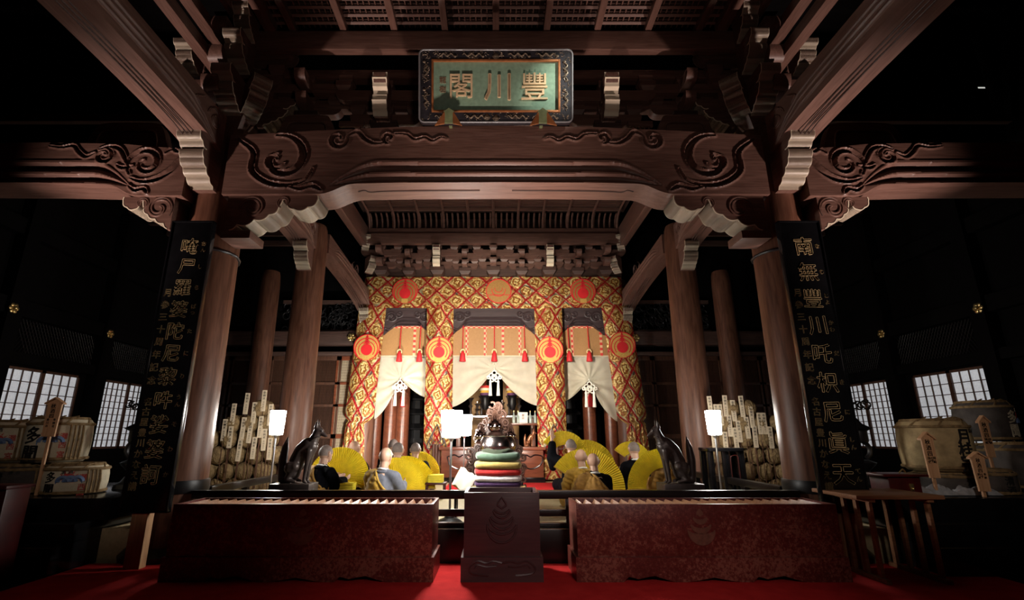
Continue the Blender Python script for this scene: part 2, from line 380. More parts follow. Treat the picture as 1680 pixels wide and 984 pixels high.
    def text(s, chars, o, size, pitch, rt=(1, 0, 0), up=(0, 0, 1), bold=.02, depth=.006, vert=True, wob=0.0, narrow=1.0):
        thick = bold * .6 if bold > .008 else 0; bold = 0
        o = Vector(o); rt = Vector(rt).normalized(); up = Vector(up).normalized(); nn = rt.cross(up)
        for i, ch in enumerate(chars):
            if ch == ' ': continue
            vs_, fs_ = glyph(ch, bold)
            c = o + (-up if vert else rt) * pitch * i
            th = random.uniform(-wob, wob); ca, sa = math.cos(th), math.sin(th)
            for ex, ey in (((thick, 0), (-thick, 0), (0, thick), (0, -thick)) if thick and size > .05 else (((thick, 0), (-thick, 0)) if thick else ((0, 0),))):
                s.mesh([c + rt * (v.x * ca - v.y * sa + ex) * size * narrow + up * (v.x * sa + v.y * ca + ey) * size + nn * (v.z + .5) * depth for v in vs_], fs_)
        return s
    def build(s, name, mat, parent=None, smooth=35, origin=None):
        bmesh.ops.recalc_face_normals(s.bm, faces=s.bm.faces[:])
        me = bpy.data.meshes.new(name); off = Vector((0, 0, 0)); s.bm.verts.ensure_lookup_table()
        if parent is not None:
            p = parent
            while p is not None: off += p.location; p = p.parent
        else:
            xs = [v.co for v in s.bm.verts]
            off = Vector(origin) if origin else Vector(((min(v.x for v in xs) + max(v.x for v in xs)) / 2, (min(v.y for v in xs) + max(v.y for v in xs)) / 2, min(v.z for v in xs)))
        bmesh.ops.translate(s.bm, verts=s.bm.verts[:], vec=-off)
        s.bm.to_mesh(me); s.bm.free(); me.materials.append(mat)
        if smooth:
            me.polygons.foreach_set('use_smooth', [True] * len(me.polygons)); me.set_sharp_from_angle(angle=R(smooth))
        o = bpy.data.objects.new(name, me); COL.objects.link(o)
        if parent is not None: o.parent = parent
        else: o.location = off
        return o
def tag(o, label=None, cat=None, group=None, kind=None):
    if label: o['label'] = label
    if cat: o['category'] = cat
    if group: o['group'] = group
    if kind: o['kind'] = kind
    return o
def thing(name, label, cat, loc=(0, 0, 0), group=None):
    o = bpy.data.objects.new(name, None); COL.objects.link(o); o.location = loc; o.empty_display_size = .1
    return tag(o, label, cat, group)
def copy_tree(o, parent=None):
    c = o.copy(); COL.objects.link(c); c.parent = parent
    for ch in list(o.children): copy_tree(ch, c)
    return c
def struct(name, mb, mat, **k): return tag(mb.build(name, mat, **k), kind='structure')
def remesh(mb, voxel, smooth_it=3):
    me = bpy.data.meshes.new('r'); bmesh.ops.recalc_face_normals(mb.bm, faces=mb.bm.faces[:]); mb.bm.to_mesh(me); mb.bm.free()
    o = bpy.data.objects.new('r', me); COL.objects.link(o)
    md = o.modifiers.new('r', 'REMESH'); md.mode = 'VOXEL'; md.voxel_size = voxel
    if smooth_it:
        m2 = o.modifiers.new('s', 'SMOOTH'); m2.iterations = smooth_it; m2.factor = .5
    bpy.context.view_layer.update()
    m = bpy.data.meshes.new_from_object(o.evaluated_get(bpy.context.evaluated_depsgraph_get()))
    bpy.data.objects.remove(o); bpy.data.meshes.remove(me)
    out = MB(); out.bm.from_mesh(m); bpy.data.meshes.remove(m); return out
def ordinal(i): return ['first', 'second', 'third', 'fourth', 'fifth', 'sixth', 'seventh', 'eighth', 'ninth', 'tenth', 'eleventh', 'twelfth', 'thirteenth', 'fourteenth', 'fifteenth', 'sixteenth', 'seventeenth', 'eighteenth', 'nineteenth', 'twentieth'][i]
def arc(p, q, bulge, n=6):
    """points from p to q bulging to the right-hand side (2-D)"""
    p = Vector(p); q = Vector(q); d = q - p; nrm = Vector((d.y, -d.x)); out = []
    for k in range(n):
        t = k / n; out.append(tuple(p + d * t + nrm * bulge * 4 * t * (1 - t)))
    return out
def scallops(an, bulge=.14, n=6):
    out = []
    for i in range(len(an) - 1):
        out += arc(an[i], an[i + 1], bulge if not isinstance(bulge, list) else bulge[i], n)
    return out + [an[-1]]
def spiral(c, r0, r1, a0, turns, n=40):
    return [(c[0] + (r0 + (r1 - r0) * k / n) * math.cos(R(a0) + 2 * math.pi * turns * k / n), c[1] + (r0 + (r1 - r0) * k / n) * math.sin(R(a0) + 2 * math.pi * turns * k / n)) for k in range(n + 1)]
SIDE = ((-1, 'left'), (1, 'right'))

# ---------------------------------------------------------------- the room
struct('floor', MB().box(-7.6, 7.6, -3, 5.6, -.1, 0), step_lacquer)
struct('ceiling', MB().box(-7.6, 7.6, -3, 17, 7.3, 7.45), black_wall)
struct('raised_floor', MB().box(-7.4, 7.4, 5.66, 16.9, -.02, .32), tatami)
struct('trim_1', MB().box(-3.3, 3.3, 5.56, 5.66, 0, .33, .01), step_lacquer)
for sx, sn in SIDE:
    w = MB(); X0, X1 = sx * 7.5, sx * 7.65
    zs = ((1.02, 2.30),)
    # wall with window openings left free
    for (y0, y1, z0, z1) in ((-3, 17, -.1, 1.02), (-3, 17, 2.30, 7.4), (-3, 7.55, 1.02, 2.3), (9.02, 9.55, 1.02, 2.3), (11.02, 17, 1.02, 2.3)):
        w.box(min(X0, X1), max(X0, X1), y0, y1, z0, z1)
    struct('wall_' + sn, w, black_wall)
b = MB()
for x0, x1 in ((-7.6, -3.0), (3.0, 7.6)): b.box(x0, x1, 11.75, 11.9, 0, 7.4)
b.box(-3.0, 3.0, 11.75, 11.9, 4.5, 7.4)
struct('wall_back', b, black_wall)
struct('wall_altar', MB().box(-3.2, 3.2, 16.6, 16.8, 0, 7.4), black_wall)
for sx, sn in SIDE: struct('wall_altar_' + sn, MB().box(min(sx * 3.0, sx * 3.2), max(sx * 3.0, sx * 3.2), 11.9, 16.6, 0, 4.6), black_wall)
# shoji windows on the side walls
wn_ = 1
for sx, sn in SIDE:
    for (y0, y1, panels, cols, rows) in ((7.55, 9.02, 2, 4, 7), (9.55, 11.02, 2, 5, 10)):
        fr = MB(); pn = MB(); xw = sx * 7.49
        def bx(mb, ya, yb, za, zb, d=.04): mb.box(min(xw, xw + sx * d), max(xw, xw + sx * d), ya, yb, za, zb)
        root = tag(bpy.data.objects.new('window_%d' % wn_, None), kind='structure'); COL.objects.link(root); root.location = (xw, (y0 + y1) / 2, 1.02)
        bx(fr, y0, y1, 1.02, 1.06); bx(fr, y0, y1, 2.26, 2.30)
        pw = (y1 - y0) / panels
        for p in range(panels):
            ya, yb = y0 + p * pw, y0 + (p + 1) * pw
            bx(fr, ya, ya + .035, 1.02, 2.3); bx(fr, yb - .035, yb, 1.02, 2.3)
            for c in range(1, cols):
                y = ya + .035 + (pw - .07) * c / cols; bx(fr, y - .006, y + .006, 1.05, 2.27, .02)
            for r_ in range(1, rows):
                z = 1.06 + 1.2 * r_ / rows; bx(fr, ya + .02, yb - .02, z - .006, z + .006, .02)
        fr.build('window_frame', dark_wood_z, root)
        pn.box(min(xw + sx * .03, xw + sx * .036), max(xw + sx * .03, xw + sx * .036), y0 + .01, y1 - .01, 1.03, 2.29)
        pn.build('paper_pane', shoji, root); wn_ += 1
# ties and faint transoms on the side walls
t_ = 2
for sx, sn in SIDE:
    m = MB()
    for z0, z1 in ((2.34, 2.5), (3.05, 3.3), (4.3, 4.55)):
        m.box(min(sx * 7.36, sx * 7.5), max(sx * 7.36, sx * 7.5), 4, 11.7, z0, z1)
    for y in (7.35, 9.28, 11.2): m.box(min(sx * 7.3, sx * 7.5), max(sx * 7.3, sx * 7.5), y - .12, y + .12, 0.33, 5.5)
    struct('trim_%d' % t_, m, black_wall); t_ += 1
for sx, sn in SIDE:
    for i, (y0, y1) in enumerate(((7.55, 9.1), (9.5, 11.0))):
        m = MB(); x = sx * 7.47; n = 26
        for k in range(n):
            a = y0 + (y1 - y0) * k / n; m.tube([(x, a, 2.52), (x, a + .3, 3.04)], .005, 4); m.tube([(x, a + .3, 2.52), (x, a, 3.04)], .005, 4)
        tag(m.build('transom_lattice', step_lacquer, smooth=0), 'faint diagonal lattice transom above the %s paper window on the %s wall' % (('nearer', 'farther')[i], sn), 'lattice')

# carpet
m = MB(); m.box(-4.1, 4.6, -1.0, 5.55, 0, .012, .004)
tag(m.build('carpet', carpet_red), 'bright red carpet covering the floor in front of the offering boxes', 'carpet')
tag(MB().box(-.95, 1.75, 8.3, 10.9, .32, .328, .003).build('rug', carpet_red), 'red rug on the straw floor in front of the altar', 'rug')

# ---------------------------------------------------------------- pillars
def pillar(x, y, r, z0, z1, label, grp, seat=True):
    t = thing('pillar', label, 'pillar', (x, y, z0), grp)
    prof = [(r * 1.06, z0), (r * 1.05, z0 + .6), (r * 1.02, z0 + 2), (r * .97, z1 - .3), (r * .9, z1 - .08), (r * .8, z1)]
    MB().lathe(prof, (x, y, 0), 48).build('shaft', pillar_wood, t)
    MB().lathe([(r * 1.3, z0 - .005), (r * 1.34, z0 + .06), (r * 1.12, z0 + .14)], (x, y, 0), 36).build('base_stone', step_lacquer, t)
    return t
PX, PY, PR = 3.57, 5.88, .31
for sx, sn in SIDE:
    t = pillar(sx * PX, PY, PR, 0, 5.2, 'thick round wooden pillar behind the black inscribed board on the %s' % sn, 'great pillars flanking the hall')
    MB().lathe([(PR * 1.10, .66), (PR * 1.12, .68), (PR * 1.12, .77), (PR * 1.10, .79)], (sx * PX, PY, 0), 48).build('metal_band', black_iron, t)
    pillar(sx * 3.53, 9.0, .27, .32, 5.2, 'glossy round pillar standing behind the bronze fox on the %s' % sn, 'inner pillars')
    pillar(sx * 5.3, 11.2, .22, .32, 5.0, 'dim round pillar before the lattice doors behind the %s bale pile' % sn, 'rear pillars')
    pillar(sx * 2.98, 11.62, .21, .32, 4.9, 'altar pillar wrapped in the outer %s brocade strip' % sn, 'altar pillars')
    pillar(sx * 1.28, 11.62, .19, .32, 4.9, 'altar pillar wrapped in the inner %s brocade strip' % sn, 'altar pillars')

# ---------------------------------------------------------------- scroll carving: two raised rims with a hollow between
def scroll(mb, pts, y, w=.035, r=.014, taper=True):
    n = len(pts)
    for sgn in (-1, 1):
        out = []; rr = []
        for i, p in enumerate(pts):
            p0 = Vector(pts[max(0, i - 1)]); p1 = Vector(pts[min(n - 1, i + 1)]); d = (p1 - p0).normalized()
            k = math.sin(math.pi * min(1, max(.03, i / (n - 1)))) ** .5 if taper else 1
            out.append((p[0] + sgn * d.y * w * k, y, p[1] - sgn * d.x * w * k)); rr.append(r * (.45 + .55 * k))
        mb.tube(out, rr, 6, flat=(0, 1, 0))
def smooth(pts, n=8):
    P_ = [Vector(p) for p in pts]; out = []
    for i in range(len(P_) - 1):
        a = P_[max(0, i - 1)]; b_ = P_[i]; c = P_[i + 1]; d = P_[min(len(P_) - 1, i + 2)]
        for k in range(n):
            t = k / n
            out.append(tuple(.5 * ((2 * b_) + (c - a) * t + (2 * a - 5 * b_ + 4 * c - d) * t * t + (3 * b_ - a - 3 * c + d) * t ** 3)))
    return out + [tuple(P_[-1])]

from mathutils import kdtree
def carved_face(mb, x0, x1, zl, zh, curves, yf, brow=None, res=.0115, depth=.085):
    """front face with really hollowed scrolls: depth follows the distance to the carved line"""
    P_ = []
    for pts, w in curves:
        n = len(pts)
        for i in range(n - 1):
            L = (Vector(pts[i + 1]) - Vector(pts[i])).length; c = max(1, int(L / .006))
            for q in range(c):
                f = (i + q / c) / (n - 1); kk = min(1, .3 + 3.2 * f, .12 + 2.2 * (1 - f))
                P_.append((pts[i][0] + (pts[i + 1][0] - pts[i][0]) * q / c, pts[i][1] + (pts[i + 1][1] - pts[i][1]) * q / c, w * kk))
    kd = kdtree.KDTree(len(P_))
    for i, p in enumerate(P_): kd.insert((p[0], p[1], 0), i)
    kd.balance()
    nx = int(abs(x1 - x0) / res); nz = int(max(zh(x0 + (x1 - x0) * k / 8) - zl(x0 + (x1 - x0) * k / 8) for k in range(9)) / res)
    def f(u, v):
        x = x0 + (x1 - x0) * u; z = zl(x) + (zh(x) - zl(x)) * v
        _, i, d = kd.find((x, z, 0)); w = P_[i][2]; y = 0
        if d < w: y = depth * min(1, w / .025) * min(1, 2.2 * (1 - d / w)) ** .8
        else: y = -.016 * math.exp(-((d - w - .010) / .011) ** 2)
        if brow: y += brow(x, z)
        if u in (0, 1) or v in (0, 1): y = depth + .02
        return (x, yf + y, z)
    return mb.grid(f, nx, nz)
def interp(tab):
    tab = sorted(tab)
    def f(x):
        if x <= tab[0][0]: return tab[0][1]
        for (a, va), (c, vc) in zip(tab, tab[1:]):
            if x <= c: return va + (vc - va) * (x - a) / max(1e-9, c - a)
        return tab[-1][1]
    return f
def brow_profile(xc, half, zb, zt, ramp_):
    def g(x, z):
        e = (half - abs(x - xc)) / ramp_
        if e <= 0: return 0
        top = zb + (zt - zb) * math.sin(math.pi / 2 * min(1, e)); t = (z - zb) / max(1e-4, top - zb)
        if t < 0 or t > 1: return -.0 if t < 0 else -.010 * math.exp(-((z - top) / .012) ** 2)
        k = min(1, e * 1.6)
        if t > .90: q = -.012
        elif t > .56: q = .05 * math.sin(math.pi * (t - .56) / .34) + .012
        elif t > .47: q = -.004
        elif t > .16: q = .045 * math.sin(math.pi * (t - .16) / .31) + .012
        else: q = .0
        return q * k
    return g
# ---------------------------------------------------------------- great front beam
YF = 5.42
t = thing('carved_beam', 'great curved beam spanning the front pillars below the green name board', 'beam', (0, 5.6, 4.06))
lo = [(-3.3, 4.04), (-2.12, 4.04)] + [(-2.12 + .42 * k / 8, 4.04 + .135 * (.5 - .5 * math.cos(math.pi * k / 8))) for k in range(1, 9)] + [(-1, 4.19), (0, 4.195)]
lo = lo + [(-x, z) for x, z in lo[-2::-1]]
hi = [(3.3, 4.86), (2.2, 4.93), (1.2, 4.98), (0, 5.0), (-1.2, 4.98), (-2.2, 4.93), (-3.3, 4.86)]
MB().prism(lo + hi, 'Y', YF + .10, 5.84).build('beam_body', wood_x, t)
cv = []
for sx in (-1, 1):
    f = lambda l: [(sx * x, z) for x, z in l]
    cv += [(f(spiral((1.95, 4.79), .125, .035, 160, 1.05)), .026), (f(smooth([(1.83, 4.84), (1.72, 4.90), (1.62, 4.80), (1.50, 4.735), (1.36, 4.75)])), .022),
           (f(spiral((1.33, 4.81), .075, .025, -90, .9)), .022), (f(smooth([(1.25, 4.87), (1.10, 4.86), (1.0, 4.79), (.88, 4.82), (.78, 4.77), (.68, 4.82), (.6, 4.80)])), .012),
           (f(spiral((2.62, 4.52), .34, .08, 75, .95)), .04), (f(spiral((2.70, 4.50), .13, .03, 200, .9)), .025), (f(smooth([(3.2, 4.80), (2.98, 4.62), (2.96, 4.36), (2.75, 4.2), (2.5, 4.17), (2.3, 4.24), (2.22, 4.4)])), .03), (f(smooth([(2.1, 4.10), (2.22, 4.16), (2.36, 4.12), (2.5, 4.15)])), .024)]
q = carved_face(MB(), -3.3, 3.3, interp(lo), interp(hi), cv, YF, brow_profile(0, 2.02, 4.155, 4.50, .62))
q.build('carved_face', wood_x, t, 50)
for sx in (-1, 1):
    g = MB(); g.tube(smooth([(sx * 1.70, 5.6, 4.176), (sx * 1.62, 5.57, 4.178), (sx * 1.55, 5.62, 4.18), (sx * 1.3, 5.6, 4.183), (sx * .2, 5.6, 4.192)]), .012, 6); g.build('underside_groove', dark_wood, t)

# ---------------------------------------------------------------- outer beams beyond the pillars
for sx, sn in SIDE:
    t = thing('carved_beam', 'carved beam running out from the front pillar into the dark on the %s' % sn, 'beam', (sx * 5.2, 5.6, 4.06))
    f = lambda l: [(sx * x, z) for x, z in l]
    body = [(3.75, 4.02), (4.3, 4.02)] + [(4.3 + .4 * k / 6, 4.02 + .15 * (.5 - .5 * math.cos(math.pi * k / 6))) for k in range(1, 7)] + [(5.5, 4.19), (7.5, 4.2), (7.5, 4.74), (5.6, 4.76), (4.6, 4.74), (3.75, 4.66)]
    MB().prism(f(body), 'Y', YF + .10, 5.82).build('beam_body', wood_x, t)
    lo_t = [(sx * x, z) for x, z in body[:10]]; hi_t = [(sx * x, z) for x, z in body[10:]]
    cv = [(f(smooth([(3.72, 4.57), (3.84, 4.50), (3.95, 4.36), (4.10, 4.25), (4.27, 4.215), (4.42, 4.26)])), .034), (f(spiral((4.27, 4.46), .225, .045, -40, 1.3)), .030),
          (f(smooth([(4.50, 4.46), (4.55, 4.56), (4.63, 4.66), (4.75, 4.69), (4.88, 4.65)])), .022), (f(spiral((4.80, 4.56), .115, .03, 90, 1.15)), .022), (f(smooth([(4.42, 4.42), (4.55, 4.40), (4.62, 4.44)])), .018),
          (f(smooth([(4.92, 4.60), (5.02, 4.55), (5.12, 4.62), (5.2, 4.70), (5.35, 4.68), (5.5, 4.70)])), .020), (f(smooth([(4.18, 4.06), (4.24, 4.12), (4.34, 4.10), (4.42, 4.16)])), .020), (f(smooth([(4.05, 4.6), (3.98, 4.66), (3.9, 4.62), (3.82, 4.66)])), .018)]
    q = carved_face(MB(), sx * 3.75, sx * 7.4, interp(lo_t), interp(hi_t), cv, YF, brow_profile(sx * 7.4, 3.0, 4.15, 4.50, .55))
    q.build('carved_face', wood_x, t, 50)

# ---------------------------------------------------------------- beams running along the hall's depth
def depth_beam(sx, y0, y1, label, z0=4.64, z1=5.12, w=.21, x=3.6, curve=0.0, x2=None):
    t = thing('carved_beam', label, 'beam', (sx * x, (y0 + y1) / 2, z0))
    x2 = x if x2 is None else x2; n = 14; m = MB()
    def fx(k): return sx * (x + (x2 - x) * k / n)
    def fz(k): return z0 + curve * k / n + .10 * math.sin(math.pi * k / n) ** .5
    vs_ = []
    for k in range(n + 1):
        y = y0 + (y1 - y0) * k / n
        for dx, z in ((-w, fz(k)), (w, fz(k)), (w, z1 + curve * k / n), (-w, z1 + curve * k / n)): vs_.append((fx(k) + dx, y, z))
    fs_ = [(0, 1, 2, 3), (4 * n, 4 * n + 3, 4 * n + 2, 4 * n + 1)]
    for k in range(n):
        for j in range(4): fs_.append((4 * k + j, 4 * k + (j + 1) % 4, 4 * k + 4 + (j + 1) % 4, 4 * k + 4 + j))
    m.mesh(vs_, fs_); m.build('beam_body', wood_y, t)
    mo = MB()
    for dz, r in ((.25, .03), (.18, .035), (.11, .03)):
        pts = []
        for k in range(n + 1):
            e = min(1, min(k, n - k) / 2.5); pts.append((fx(k) - sx * w, y0 + .12 + (y1 - y0 - .24) * k / n, fz(k) + dz * (.15 + .85 * math.sin(math.pi / 2 * e))))
        mo.tube(pts, [r * (.15 + .85 * min(1, min(k, n - k) / 2.5)) for k in range(n + 1)], 10, flat=(1, 0, 0))
    mo.build('side_moulding', wood_y, t)
    g = MB()
    for dx in (-.05, .0, .05): g.tube([(fx(k) + dx, y0 + .3 + (y1 - y0 - .6) * k / n, fz(k) - .004) for k in range(n + 1)], .008, 6)
    g.build('underside_groove', dark_wood, t)
    s_ = MB(); xs = sx * (x - w)
    for pts in (spiral((y1 - .22, z0 + .30), .15, .04, 180, -1.2), smooth([(y1 - .5, z0 + .42), (y1 - .62, z0 + .34), (y1 - .55, z0 + .28)])):
        for q in (-1, 1): s_.tube([(xs, a + q * .015, b_ + q * .012) for a, b_ in pts], .011, 6, flat=(1, 0, 0))
    s_.build('scroll_carving', wood_y, t)
    return t
for sx, sn in SIDE:
    depth_beam(sx, 1.2, 5.45, 'heavy beam coming toward the viewer overhead from the %s front pillar' % sn)
    depth_beam(sx, 6.2, 8.75, 'beam between the front and inner pillars on the %s' % sn, x=3.58)
    depth_beam(sx, 9.2, 11.4, 'sloping shrimp shaped beam from the inner pillar down to the altar on the %s' % sn, 4.72, 5.12, .16, 3.45, -.62, 3.1)

# ---------------------------------------------------------------- noses and brackets with whitewashed scalloped edges
def nose(x, y, z, w, L, H, label, grp=None, sx=1, rot=0):
    """carved beam nose pointing to the viewer; its top back edge sits at y, z"""
    t = thing('beam_nose', label, 'bracket', (0, 0, 0), grp)
    up = scallops([(-L * .97, H * .02), (-L * 1.0, -H * .13), (-L * .86, -H * .27), (-L * .66, -H * .36)], [.20, .24, .24], 7)
    lo_ = scallops([(-L * .80, -H * .40), (-L * .74, -H * .56), (-L * .58, -H * .70), (-L * .40, -H * .83), (-L * .22, -H * .94)], [.16, .22, .22, .18], 7) + [(-L * .18, -H)]
    edge = up + lo_
    MB().prism(edge + [(0, -H), (0, 0)], 'X', -w / 2, w / 2).build('nose_body', wood_y, t)
    MB().strip(up, 'X', -w / 2 - .004, w / 2 + .004, -.012).build('painted_edge', white_tip, t)
    MB().strip(lo_, 'X', -w / 2 - .004, w / 2 + .004, -.012).build('painted_edge', white_tip, t)
    t.location = (x, y, z); t.rotation_euler = (0, 0, rot); return t
def sash(sx, xp, xe, zt, H, y0, y1, label, scale=1):
    """scroll bracket in the wall plane, from the pillar at xp out to xe"""
    t = thing('scroll_bracket', label, 'bracket', (xp, (y0 + y1) / 2, zt - H))
    L = xe - xp; d = 1 if L > 0 else -1
    P_ = lambda a, b_: (xp + L * a, zt - H * b_)
    k = -.16 * d
    e1 = scallops([P_(1.0, .0), P_(1.0, .16), P_(.90, .34), P_(.74, .40), P_(.66, .30)], [k * .6, k * 1.3, k * 1.3, k], 7)
    e2 = scallops([P_(.62, .12), P_(.58, .36), P_(.48, .56), P_(.32, .70), P_(.14, .84), P_(.06, .99)], [k * .2, k * 1.3, k * 1.3, k * 1.2, k], 7)
    MB().prism(e1 + e2 + [P_(0, 1), P_(0, 0)], 'Y', y0, y1).build('bracket_body', wood_x, t)
    MB().strip(e1, 'Y', y0 - .004, y1 + .004, .012 * d).build('painted_edge', white_tip, t)
    MB().strip(e2, 'Y', y0 - .004, y1 + .004, .012 * d).build('painted_edge', white_tip, t)
    s_ = MB()
    c = P_(.28, .36); scroll(s_, [(c[0] + d * x, c[1] + z) for x, z in spiral((0, 0), .16, .03, 215, -1.35)], y0, .018, .015)
    c = P_(.62, .2); scroll(s_, [(c[0] + d * x, c[1] + z) for x, z in spiral((0, 0), .07, .05, 250, -.8)], y0, .012, .01)
    s_.build('scroll_carving', wood_x, t)
    return t
for sx, sn in SIDE:
    sash(sx, sx * 3.22, sx * 2.14, 4.05, .46, 5.46, 5.80, 'scroll bracket with pale scalloped edge under the great beam at its %s end' % sn)
    sash(sx, sx * 3.86, sx * 4.48, 4.03, .42, 5.46, 5.78, 'scroll bracket with pale scalloped edge under the outer %s beam' % sn)
    nose(sx * 3.58, 5.58, 4.76, .27, .50, .62, 'stepped pale edged beam nose facing the viewer on the %s front pillar' % sn)
    nose(sx * 3.53, 8.74, 4.66, .24, .36, .46, 'pale edged beam nose facing the viewer on the %s inner pillar' % sn)
    nose(sx * 3.05, 11.42, 4.12, .2, .3, .42, 'small pale edged nose beside the outer %s brocade strip' % sn)
    m = thing('tie_rail', 'short square tie rail joining the %s front pillar under the scroll bracket' % sn, 'rail', (sx * 3.0, 5.7, 3.52))
    MB().box(min(sx * 2.9, sx * 3.25), max(sx * 2.9, sx * 3.25), 5.46, 5.82, 3.5, 3.6, .01).build('rail_body', wood_x, m)
# ---------------------------------------------------------------- bracket sets above the beams
def arm_profile(L, h):
    r = h * .8; c = [(-L / 2 + r - r * math.cos(R(a)), r - r * math.sin(R(a))) for a in (0, 22, 45, 68, 90)]
    return [(x, z) for x, z in c] + [(-x, z) for x, z in c[::-1]] + [(L / 2, h), (-L / 2, h)]
def block(mb, x, y, z, w, h):
    k = w * .32
    vs_ = [(x + a * k, y + b_ * k, z) for a, b_ in ((-1, -1), (1, -1), (1, 1), (-1, 1))] + [(x + a * w / 2, y + b_ * w / 2, z + h * .45) for a, b_ in ((-1, -1), (1, -1), (1, 1), (-1, 1))] + [(x + a * w / 2, y + b_ * w / 2, z + h) for a, b_ in ((-1, -1), (1, -1), (1, 1), (-1, 1))]
    mb.mesh(vs_, [(0, 1, 2, 3), (11, 10, 9, 8)] + [(i, i + 4, (i + 1) % 4 + 4, (i + 1) % 4) for i in range(4)] + [(i + 4, i + 8, (i + 1) % 4 + 8, (i + 1) % 4 + 4) for i in range(4)])
def bracket_set(x, y, z, s, label, grp, tips=True, wide=1.0):
    t = thing('bracket_cluster', label, 'bracket', (x, y, z), grp)
    m = MB(); block(m, x, y, z, .34 * s, .2 * s); m.build('bearing_block', dark_wood, t, 20)
    zz = z + .2 * s
    for row in range(2):
        L = (.95 + .35 * row) * s * wide; yy = y - .12 * s * row
        m = MB(); m.prism([(x + a, zz + b_) for a, b_ in arm_profile(L, .15 * s)], 'Y', yy - .07 * s, yy + .07 * s); m.build('bracket_arm', wood_x, t)
        for k in (-1, 0, 1):
            m = MB(); block(m, x + k * (L / 2 - .1 * s), yy, zz + .15 * s, .2 * s, .13 * s); m.build('small_block', wood_x, t, 20)
        # arm out toward the viewer
        m = MB(); m.prism([(yy + .1 * s - (b_ * 0) + a, zz + b2) for a, b_, b2 in [(q - .2 * s, 0, w_) for q, w_ in arm_profile(.62 * s, .15 * s)]], 'X', x - .075 * s, x + .075 * s); m.build('bracket_arm', wood_y, t)
        if tips:
            yt = y - .44 * s - .06 * s * row
            m = MB(); ed = scallops([(yt, zz + .17 * s), (yt - .02 * s, zz + .08 * s), (yt + .03 * s, zz - .01 * s), (yt + .1 * s, zz - .07 * s)], -.14, 5)
            m.prism(ed + [(y, zz - .02 * s), (y, zz + .17 * s)], 'X', x - .085 * s, x + .085 * s); m.build('nose_body', wood_y, t)
            m = MB(); m.strip(ed, 'X', x - .09 * s, x + .09 * s, .01); m.build('painted_edge', white_tip, t)
        zz += .28 * s
    return t
def frog_leg(x, y, z, w, h, label, grp=None):
    t = thing('frog_leg_strut', label, 'strut', (x, y, z), grp)
    out = smooth([(-w / 2, 0), (-w * .45, h * .4), (-w * .38, h * .84), (-w * .26, h), (w * .26, h), (w * .38, h * .84), (w * .45, h * .4), (w / 2, 0)], 6)
    inn = smooth([(w * .36, 0), (w * .34, h * .45), (w * .27, h * .72), (0, h * .76), (-w * .27, h * .72), (-w * .34, h * .45), (-w * .36, 0)], 6)
    MB().prism([(x + a, z + b_) for a, b_ in out + inn], 'Y', y - .06, y + .06).build('strut_body', wood_x, t)
    MB().prism([(x + a, z + b_) for a, b_ in [p for p in inn]], 'Y', y - .01, y + .03).build('panel', wood_x, t)
    m = MB(); m.tube([(x + a, y - .065, z + b_) for a, b_ in inn], .014, 6, flat=(0, 1, 0)); m.build('bead', wood_x, t)
    return t
struct('wall_front', MB().box(-7.5, 7.5, 6.5, 6.6, 5.15, 7.3), black_wall)
G1 = 'bracket clusters over the great beam'
for x, d in ((-1.52, 'left of the green name board'), (1.52, 'right of the green name board'), (0, 'hidden behind the green name board')):
    bracket_set(x, 6.05, 5.18 if x else 5.05, 1.05, 'bracket cluster with two pale edged tips ' + d, G1)
